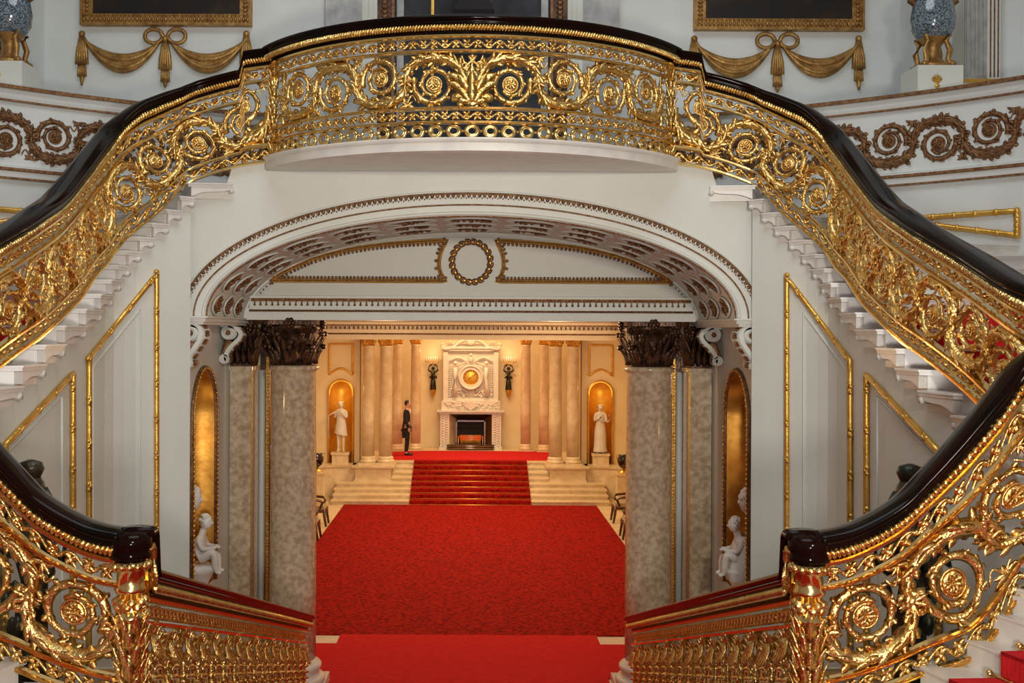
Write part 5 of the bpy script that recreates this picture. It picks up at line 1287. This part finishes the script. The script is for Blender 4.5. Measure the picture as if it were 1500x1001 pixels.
# body facing +y, height 1.0 unit == scaled later ; joints in metres for a 1.8 m figure
def body(arms='side', lean=0.0, stance=0.10):
    P = [(0, 0, 0.95), (0, 0.0, 1.12), (0, -0.01, 1.30), (0, -0.01, 1.46), (0, 0.01, 1.54), (0, 0.03, 1.62), (0, 0.03, 1.74)]
    R_ = [(0.15, 0.11), (0.13, 0.10), (0.155, 0.11), (0.12, 0.085), 0.055, (0.075, 0.09), (0.065, 0.08)]
    E = [(0, 1), (1, 2), (2, 3), (3, 4), (4, 5), (5, 6)]
    for s_ in (-1, 1):
        b = len(P); P += [(s_ * 0.10, 0, 0.86), (s_ * stance, 0.02, 0.50), (s_ * stance, -0.02, 0.10), (s_ * stance * 1.05, 0.0, 0.045), (s_ * stance * 1.2, 0.14, 0.03)]; R_ += [0.09, 0.06, 0.042, 0.045, 0.035]
        E += [(0, b), (b, b + 1), (b + 1, b + 2), (b + 2, b + 3), (b + 3, b + 4)]
        b = len(P)
        A = {'side': [(s_ * 0.185, -0.01, 1.43), (s_ * 0.23, -0.03, 1.17), (s_ * 0.22, 0.06, 0.93), (s_ * 0.21, 0.09, 0.85)],
             'back': [(s_ * 0.185, -0.02, 1.43), (s_ * 0.24, -0.09, 1.17), (s_ * 0.10, -0.15, 0.98), (s_ * 0.03, -0.16, 0.92)],
             'flute': [(s_ * 0.175, 0.0, 1.43), (s_ * 0.21, 0.10, 1.22), (s_ * 0.08 + 0.05, 0.22, 1.40), (s_ * 0.05 + 0.07, 0.22, 1.46)],
             'lyre': [(s_ * 0.175, 0.0, 1.43), (s_ * 0.22, 0.05, 1.20), (s_ * 0.12 - 0.08, 0.22, 1.18 if s_ < 0 else 1.32), (s_ * 0.05 - 0.10, 0.25, 1.18 if s_ < 0 else 1.34)]}[arms]
        P += A; R_ += [0.062, 0.045, 0.032, 0.035]; E += [(3, b), (b, b + 1), (b + 1, b + 2), (b + 2, b + 3)]
    return P, E, R_
def fingers(mb, P, idx, dirv):
    for k in range(5):
        o = Vector(P[idx]); side = Vector((0.0, 0.016 * (k - 2), 0)) if k < 4 else Vector((0, 0.04, 0.03))
        ln = (0.075, 0.085, 0.08, 0.065, 0.06)[k]; d = Vector(dirv).normalized()
        mb.tube([tuple(o + side), tuple(o + side + d * ln * 0.55), tuple(o + side + d * ln + Vector((0, 0.015, 0)))], [0.011, 0.010, 0.007], 6)
    return mb
def man():
    z = UPZ + 0.015; x, y = -2.10, 36.0; rot = -PI / 2; sc = 1.01
    root = empty('person', (x, y, z), 'person in a black tailcoat standing in profile on the far landing', 'person')
    P, E, R_ = body('side', stance=0.07)
    b = skin_mesh(P, E, R_, 'b', None); head = MB()
    b.ball((0, 0.035, 1.665), (0.075, 0.095, 0.115), 16, 12); b.ball((0, 0.135, 1.65), (0.014, 0.022, 0.024), 8, 6)
    for s_ in (-1, 1): b.ball((s_ * 0.076, 0.02, 1.655), (0.014, 0.022, 0.034), 8, 6); b.ball((s_ * 0.032, 0.118, 1.672), (0.013, 0.01, 0.009), 6, 5)
    b.ball((0, 0.122, 1.605), (0.028, 0.014, 0.010), 8, 5); b.ball((0, 0.11, 1.575), (0.03, 0.025, 0.02), 8, 5)
    for i in range(len(P)):
        if abs(P[i][2] - 0.85) < 0.001: fingers(b, P, i, (0, 0.15, -1))
    place(b, x, y, z, rot, sc).build('body', M['skin'], root)
    h = MB().ball((0, 0.005, 1.70), (0.085, 0.095, 0.10), 14, 10); place(h, x, y, z, rot, sc).build('hair', M['hair'], root)
    P2 = [(0, 0, 0.93), (0, 0.0, 1.12), (0, -0.01, 1.30), (0, -0.01, 1.455), (0, 0.0, 1.50)]; R2 = [(0.17, 0.135), (0.15, 0.12), (0.17, 0.13), (0.135, 0.10), (0.07, 0.07)]; E2 = [(0, 1), (1, 2), (2, 3), (3, 4)]
    for s_ in (-1, 1):
        k = len(P2); P2 += [(s_ * 0.185, -0.01, 1.43), (s_ * 0.235, -0.03, 1.17), (s_ * 0.215, 0.075, 0.89)]; R2 += [0.08, 0.065, 0.055]; E2 += [(3, k), (k, k + 1), (k + 1, k + 2)]
        k = len(P2); P2 += [(s_ * 0.08, -0.10, 0.72), (s_ * 0.07, -0.11, 0.55)]; R2 += [0.07, 0.04]; E2 += [(0, k), (k, k + 1)]
    place(skin_mesh(P2, E2, R2, 'c', None), x, y, z, rot, sc).build('tailcoat', M['black'], root)
    P3 = [(0, 0, 0.95)]; R3 = [(0.155, 0.12)]; E3 = []
    for s_ in (-1, 1):
        k = len(P3); P3 += [(s_ * 0.09, 0, 0.85), (s_ * 0.07, 0.02, 0.50), (s_ * 0.07, -0.02, 0.09)]; R3 += [0.105, 0.078, 0.062]; E3 += [(0, k), (k, k + 1), (k + 1, k + 2)]
    place(skin_mesh(P3, E3, R3, 'd', None), x, y, z, rot, sc).build('trousers', M['black'], root)
    for s_ in (-1, 1):
        k = MB().ball((s_ * 0.08, 0.06, 0.04), (0.052, 0.15, 0.045), 12, 8); place(k, x, y, z, rot, sc).build('shoe', M['shoe'], root)
    k = MB().lathe([(0.062, 1.50), (0.058, 1.555)], (0, 0.012, 0), 16); k.ball((0, 0.10, 1.42), (0.045, 0.03, 0.09), 8, 6); place(k, x, y, z, rot, sc).build('shirt_collar', M['shirt'], root)
man()
def statue(x, y, z, h, arms, rot, label, seed):
    random.seed(seed); sc = h / 1.80
    root = empty('marble_statue', (x, y, z), label, 'statue', 'statues in the far niches')
    P, E, R_ = body(arms, stance=0.09); b = skin_mesh(P, E, R_, 's', None)
    b.ball((0, 0.03, 1.665), (0.08, 0.095, 0.12), 14, 10); b.ball((0, 0.13, 1.66), (0.014, 0.02, 0.024), 6, 5)
    for i in range(26): a = random.random() * 6.28; b.ball((0.075 * math.cos(a), 0.01 + 0.08 * math.sin(a), 1.73 + 0.03 * random.random()), 0.028, 6, 4)
    for s_, i in ((-1, 15), (1, 24)):
        if i < len(P): fingers(b, P, i, (0.2, 0.4, 0.2))
    place(b, x, y, z, rot, sc).build('figure', M['statue'], root)
    d = MB(); n = 40; rows = []
    long = arms == 'lyre'
    prof = [(1.44, 0.16, 0.10), (1.30, 0.175, 0.125), (1.12, 0.155, 0.12), (0.95, 0.19, 0.15), (0.75, 0.21, 0.17)] + ([(0.5, 0.21, 0.18), (0.25, 0.22, 0.19), (0.06, 0.25, 0.21)] if long else [(0.62, 0.23, 0.18)])
    for zz, rx, ry in prof:
        f = (1.44 - zz) * 0.06; rows.append([(rx * math.cos(2 * PI * i / n) * (1 + f * math.sin(i * 2.1 + zz * 3)), ry * math.sin(2 * PI * i / n) * (1 + f * math.sin(i * 2.1 + zz * 3)), zz + (0.05 * math.cos(2 * PI * i / n) if zz < 0.7 and not long else 0)) for i in range(n)])
    d.grid(rows, True, True); place(d, x, y, z, rot, sc).build('drapery', M['statue'], root)
    k = MB()
    if arms == 'flute': k.tube([(0.12, 0.24, 1.47), (0.42, 0.26, 1.30), (0.40, 0.2, 0.60)], 0.03, 6)
    else: k.tube([(-0.22, 0.28, 1.15), (-0.32, 0.28, 1.25), (-0.28, 0.28, 1.42)], 0.03, 6); k.tube([(-0.05, 0.28, 1.12), (0.05, 0.28, 1.28), (0.0, 0.28, 1.44)], 0.03, 6)
    place(k, x, y, z, rot, sc).build('attribute', M['statue'], root)
    pd = empty('statue_pedestal', (x, y, UPZ), 'square marble pedestal under the %s niche statue' % ('left' if x < 0 else 'right'), 'pedestal', 'statue pedestals')
    MB().box(x - 0.25, x + 0.25, y - 0.22, y + 0.2, UPZ, z - 0.07).box(x - 0.28, x + 0.28, y - 0.25, y + 0.22, z - 0.07, z).build('block', M['hallmarble'], pd)
statue(-4.03, 33.95, UPZ + 0.34, 1.58, 'flute', PI, 'white marble statue of a short-robed piper in the left far niche', 3)
statue(4.03, 33.95, UPZ + 0.34, 1.52, 'lyre', PI, 'marble statue of a long-robed figure with raised hands in the right far niche', 4)

# marble cherubs in the jamb niches
def cherub(side):
    x, y, z = side * 3.50, 14.05, NB
    word = 'left' if side < 0 else 'right'
    root = empty('cherub_statue', (x, y, z), ('white marble seated cherub hugging its knee in the left arch niche' if side < 0 else 'marble draped cherub bending forward in the right arch niche'), 'statue')
    ped = MB().lathe([(0.26, -0.3), (0.26, -0.2), (0.15, -0.1), (0.13, 0.08), (0.20, 0.22), (0.26, 0.30), (0.16, 0.34)], (x, y, z), 24); ped.build('rock_base', M['statue'], root)
    zz = z + 0.36; f = -side                                              # faces the passage
    P = [(0, 0, 0.10), (0.03, 0, 0.26), (0.05, 0, 0.40), (0.08, 0, 0.47), (0.11, 0, 0.57)]; R_ = [(0.14, 0.13), 0.125, 0.105, 0.05, 0.08]; E = [(0, 1), (1, 2), (2, 3), (3, 4)]
    for s_ in (-1, 1):
        b = len(P); P += [(0.10, s_ * 0.10, 0.10), (0.30, s_ * 0.12, 0.20 if s_ < 0 else 0.10), (0.32, s_ * 0.10, -0.05), (0.34, s_ * 0.09, -0.14), (0.42, s_ * 0.09, -0.15)]; R_ += [0.10, 0.075, 0.055, 0.04, 0.03]; E += [(0, b), (b, b + 1), (b + 1, b + 2), (b + 2, b + 3), (b + 3, b + 4)]
        b = len(P); P += [(0.05, s_ * 0.15, 0.38), (0.12, s_ * 0.18, 0.24), (0.28, s_ * 0.08, 0.24), (0.32, s_ * 0.03, 0.26)]; R_ += [0.055, 0.045, 0.035, 0.032]; E += [(2, b), (b, b + 1), (b + 1, b + 2), (b + 2, b + 3)]
    b = skin_mesh(P, E, R_, 'ch', None)
    b.ball((0.14, 0, 0.64), (0.10, 0.095, 0.115), 16, 12); b.ball((0.245, 0, 0.63), 0.018, 6, 5)
    for s_ in (-1, 1): b.ball((0.225, s_ * 0.035, 0.645), 0.012, 6, 4); b.ball((0.14, s_ * 0.095, 0.63), (0.022, 0.012, 0.028), 6, 5)
    for i in range(5): b.tube([(0.33, 0.03 * (i - 2), 0.26), (0.37, 0.02 * (i - 2), 0.235)], [0.012, 0.009], 6)
    b.map(lambda a, q, h: (x + a * 0.78 * f, y + q * 0.85 - 0.02, zz + h * 0.80)); b.build('figure', M['statue'], root)
    h = MB()
    for i in range(40):
        a = random.random() * 6.28; t = random.random() * 1.5; h.ball((0.12 + 0.095 * math.cos(a) * math.sin(t), 0.09 * math.sin(a) * math.sin(t), 0.66 + 0.105 * math.cos(t)), 0.028, 6, 4)
    h.map(lambda a, q, h_: (x + a * 0.78 * f, y + q * 0.85 - 0.02, zz + h_ * 0.80)); h.build('curly_hair', M['statue'] if side < 0 else M['hearth'] if False else M['statue'], root)
    if side > 0:
        d = MB(); n = 30; rows = []
        for zz2, r in ((0.38, 0.11), (0.28, 0.16), (0.15, 0.21), (0.03, 0.25), (-0.12, 0.27), (-0.2, 0.24)):
            rows.append([(x - 0.02 * f + r * 0.85 * math.cos(2 * PI * i / n) * (1 + 0.06 * math.sin(i * 1.9)) , y + r * math.sin(2 * PI * i / n) * (1 + 0.06 * math.sin(i * 1.9)), zz + zz2) for i in range(n)])
        d.grid(rows, True, True).build('drapery', M['statue'], root)
cherub(-1); cherub(1)
for side, word in ((-1, 'left'), (1, 'right')):                             # round bust on the niche wall above each cherub
    v = Vector((side * 3.53, 13.75, EYE - 2.12)); root = empty('portrait_bust', tuple(v), 'rounded marble head higher in the %s arch niche, above the cherub' % word, 'bust', 'niche heads')
    m = MB().ball(tuple(v), (0.15, 0.14, 0.18), 18, 12); m.ball((v.x - side * 0.14, v.y, v.z - 0.02), 0.028, 6, 5)
    for i in range(30): a = random.random() * 6.28; t = random.random() * 1.4; m.ball((v.x + 0.13 * math.cos(a) * math.sin(t), v.y + 0.13 * math.sin(a) * math.sin(t), v.z + 0.15 * math.cos(t)), 0.04, 6, 4)
    m.build('head', M['statue'], root)
    MB().tube([(v.x, v.y, v.z - 0.12), (v.x + side * 0.12, v.y, v.z - 0.3), (v.x + side * 0.12, v.y, NB)], [0.06, 0.08, 0.10], 12).build('support', M['statue'], root)

# bronze lamp figures in the stairwell behind the landing balustrades
for side, word in ((-1, 'left'), (1, 'right')):
    x, y = side * 3.36, 8.35
    root = empty('bronze_torchere', (x, y, 0), 'dark green bronze figure lamp rising from the stairwell behind the %s lower balustrade' % word, 'lamp', 'bronze stairwell lamps')
    MB().lathe([(0.30, 0), (0.30, 0.25), (0.22, 0.3), (0.22, 1.63), (0.28, 1.71), (0.28, 1.78)], (x, y, 0), 8, smooth=False).build('pedestal', M['bronze'], root)
    m = MB().tube([(x, y, 1.45), (x + 0.02, y, 2.0), (x, y, 2.5), (x + 0.03, y, 2.85), (x, y, 3.15), (x, y, 3.35)], [0.2, 0.10, 0.13, 0.10, 0.15, 0.06], 14, flute=0.12)
    m.ball((x, y, 3.52), (0.11, 0.12, 0.15), 12, 9); m.lathe([(0.02, 0), (0.07, 0.03), (0.10, 0.10), (0.08, 0.15), (0.02, 0.17)], (x, y, 3.60), 16)
    for q in (-1, 1): m.tube([(x + q * 0.13, y, 3.15), (x + q * 0.28, y - 0.05, 3.0), (x + q * 0.26, y, 3.25), (x + q * 0.10, y, 3.55)], [0.05, 0.045, 0.04, 0.03], 8)
    for i in range(24): a = random.random() * 6.28; m.ball((x + 0.17 * math.cos(a), y + 0.17 * math.sin(a), 1.7 + 1.5 * random.random()), (0.05, 0.05, 0.09), 6, 4)
    m.map(lambda a_, b_, c_: (a_, b_, c_ + 0.33)); m.build('figure', M['bronze'], root)

# chairs and urns along the hall
def chair(x, y, rot, label, group):
    root = empty('armchair', (x, y, 0), label, 'chair', group)
    def T(mb): c, s = math.cos(rot), math.sin(rot); return mb.map(lambda a, b, d: (x + a * c - b * s, y + a * s + b * c, d))
    T(MB().box(-0.29, 0.29, -0.27, 0.27, 0.42, 0.47).box(-0.27, 0.27, -0.26, 0.25, 0.47, 0.53)).build('seat', M['cloth'], root)
    for a, b in ((-0.27, 0.25), (0.27, 0.25), (-0.27, -0.25), (0.27, -0.25)):
        o = 0.06 if b > 0 else -0.08
        T(MB().tube([(a, b, 0.46), (a, b + o * 0.3, 0.25), (a, b + o, 0.0)], [0.045, 0.036, 0.03], 8)).build('leg', M['wood'], root)
    m = MB(); m.tube([(-0.26, -0.26, 0.45), (-0.27, -0.30, 0.75), (-0.24, -0.35, 0.98), (0, -0.37, 1.04), (0.24, -0.35, 0.98), (0.27, -0.30, 0.75), (0.26, -0.26, 0.45)], 0.042, 8); m.box(-0.30, 0.30, -0.28, 0.28, 0.36, 0.44)
    m.tube([(0, -0.27, 0.47), (0, -0.33, 0.75), (0, -0.37, 1.03)], [0.08, 0.11, 0.06], 8); m.tube([(-0.26, -0.31, 0.72), (0.26, -0.31, 0.72)], 0.03, 6); T(m).build('backrest', M['wood'], root)
    for s_ in (-1, 1): T(MB().tube([(s_ * 0.27, -0.29, 0.72), (s_ * 0.31, -0.05, 0.70), (s_ * 0.31, 0.16, 0.68), (s_ * 0.29, 0.22, 0.62), (s_ * 0.28, 0.15, 0.46)], 0.036, 8)).build('armrest', M['wood'], root)
chair(-4.05, 28.6, -PI / 2, 'dark carved wooden armchair on the left edge of the hall, nearer the far steps', 'hall armchairs')
chair(-3.98, 26.6, -PI / 2, 'dark carved wooden armchair on the left edge of the hall, nearer the viewer', 'hall armchairs')
chair(4.12, 29.3, PI / 2, 'dark carved wooden armchair on the right edge of the hall, nearer the far steps', 'hall armchairs')
chair(4.05, 27.0, PI / 2, 'dark carved wooden armchair on the right edge of the hall, nearer the viewer', 'hall armchairs')
for side, word in ((-1, 'left'), (1, 'right')):
    x, y = side * 4.38, 31.2
    root = empty('urn_stand', (x, y, 0), 'cream and gilt stand under the black urn at the %s of the hall' % word, 'stand', 'urn stands')
    MB().box(x - 0.2, x + 0.2, y - 0.2, y + 0.2, 0, 1.0).box(x - 0.24, x + 0.24, y - 0.24, y + 0.24, 1.0, 1.06).build('block', M['hallmarble'], root)
    u = empty('black_urn', (x, y, 1.06), 'glossy black urn on gilt foot at the %s of the hall' % word, 'urn', 'black urns')
    MB().lathe([(0.05, 0.12), (0.15, 0.2), (0.19, 0.32), (0.18, 0.42), (0.13, 0.50), (0.15, 0.53)], (x, y, 1.06), 24).build('bowl', M['gloss'], u)
    MB().lathe([(0.16, 0), (0.16, 0.03), (0.06, 0.07), (0.05, 0.13)], (x, y, 1.06), 20).build('foot', M['goldmat'], u)
    for s_ in (-1, 1): MB().tube([(x + s_ * 0.14, y, 1.56), (x + s_ * 0.22, y, 1.60), (x + s_ * 0.2, y, 1.48), (x + s_ * 0.17, y, 1.42)], 0.016, 6).build('handle', M['goldmat'], u)

# ------------------------------------------------------------------ light
def area(name, loc, target, size, energy, col, sy=None, spread=PI):
    l = bpy.data.lights.new(name, 'AREA'); l.energy = energy; l.color = col; l.size = size; l.spread = spread
    if sy: l.shape = 'RECTANGLE'; l.size_y = sy
    o = bpy.data.objects.new(name, l); C.objects.link(o); o.location = loc
    o.rotation_euler = (Vector(target) - Vector(loc)).to_track_quat('-Z', 'Y').to_euler(); return o
sk = area('skylight', (0, DC, H1 + 1.9), (0, DC, 0), 7.6, 540, (0.86, 0.94, 1.0)); sk.data.shape = 'DISK'
area('landing_lamp_warm', (2.2, -1.0, EYE + 2.0), (-0.3, 13, EYE + 0.8), 0.9, 135, (1.0, 0.95, 0.84), spread=math.radians(85))
area('landing_lamp_cool', (0.6, -1.0, EYE - 1.1), (0, 13, EYE + 1.0), 0.7, 100, (1.0, 0.97, 0.92), spread=math.radians(85))
for y, e in ((21.5, 130), (26.5, 200), (31.0, 270)): area('hall_ceiling_fill', (0, y, EYE + 0.9), (0, y, 0), 3.0, e, (1.0, 0.75, 0.42), 1.6)  # unseen warm area lights under the hall ceiling, no chandelier built
area('far_landing_light', (0, 36.2, EYE + 0.9), (0, 37.2, 0), 3.0, 150, (1.0, 0.66, 0.32), 1.0)
def point(name, loc, e, col, r=0.06):
    l = bpy.data.lights.new(name, 'POINT'); l.energy = e; l.color = col; l.shadow_soft_size = r; o = bpy.data.objects.new(name, l); C.objects.link(o); o.location = loc
for s_ in (-1, 1):
    point('sconce_candlelight', (s_ * 1.33, BY - 0.35, EYE - 0.85), 3, (1.0, 0.75, 0.42))
    point('niche_lamp', (s_ * 4.03, 33.72, EYE - 1.95), 3, (1.0, 0.72, 0.32))
    point('vestibule_fill', (s_ * 1.3, 16.6, EYE - 0.25), 46 if s_ > 0 else 30, (1.0, 0.66, 0.38), 0.15)  # invisible fill added to warm the jambs, no fixture hangs here
point('arch_niche_fill', (-3.66, 14.1, EYE - 1.55), 3.5, (1.0, 0.75, 0.40), 0.05)  # unseen fill added for the bright middle of the left niche
point('arch_niche_fill', (3.66, 14.1, EYE - 1.8), 1.2, (1.0, 0.50, 0.24), 0.05)  # weaker orange fill added inside the right niche, no fixture there
w = bpy.data.worlds.new('world'); bpy.context.scene.world = w; w.use_nodes = True
w.node_tree.nodes['Background'].inputs[0].default_value = (0.55, 0.58, 0.62, 1); w.node_tree.nodes['Background'].inputs[1].default_value = 0.15
# ------------------------------------------------------------------ camera
cam = bpy.data.cameras.new('camera'); co = bpy.data.objects.new('camera', cam); C.objects.link(co)
cam.sensor_width = 36; cam.lens = 36 * F / 1500; cam.shift_x = (750 - VX) / 1500; cam.shift_y = -(500.5 - VY) / 1500; cam.clip_end = 200
co.matrix_world = Matrix.Translation((0, 0, EYE)) @ Matrix.Rotation(-ROLL, 4, 'Y') @ Matrix.Rotation(PI / 2, 4, 'X')
sc = bpy.context.scene; sc.camera = co
sc.view_settings.view_transform = 'Standard'; sc.view_settings.look = 'None'; sc.view_settings.gamma = 1; sc.view_settings.exposure = 0.0
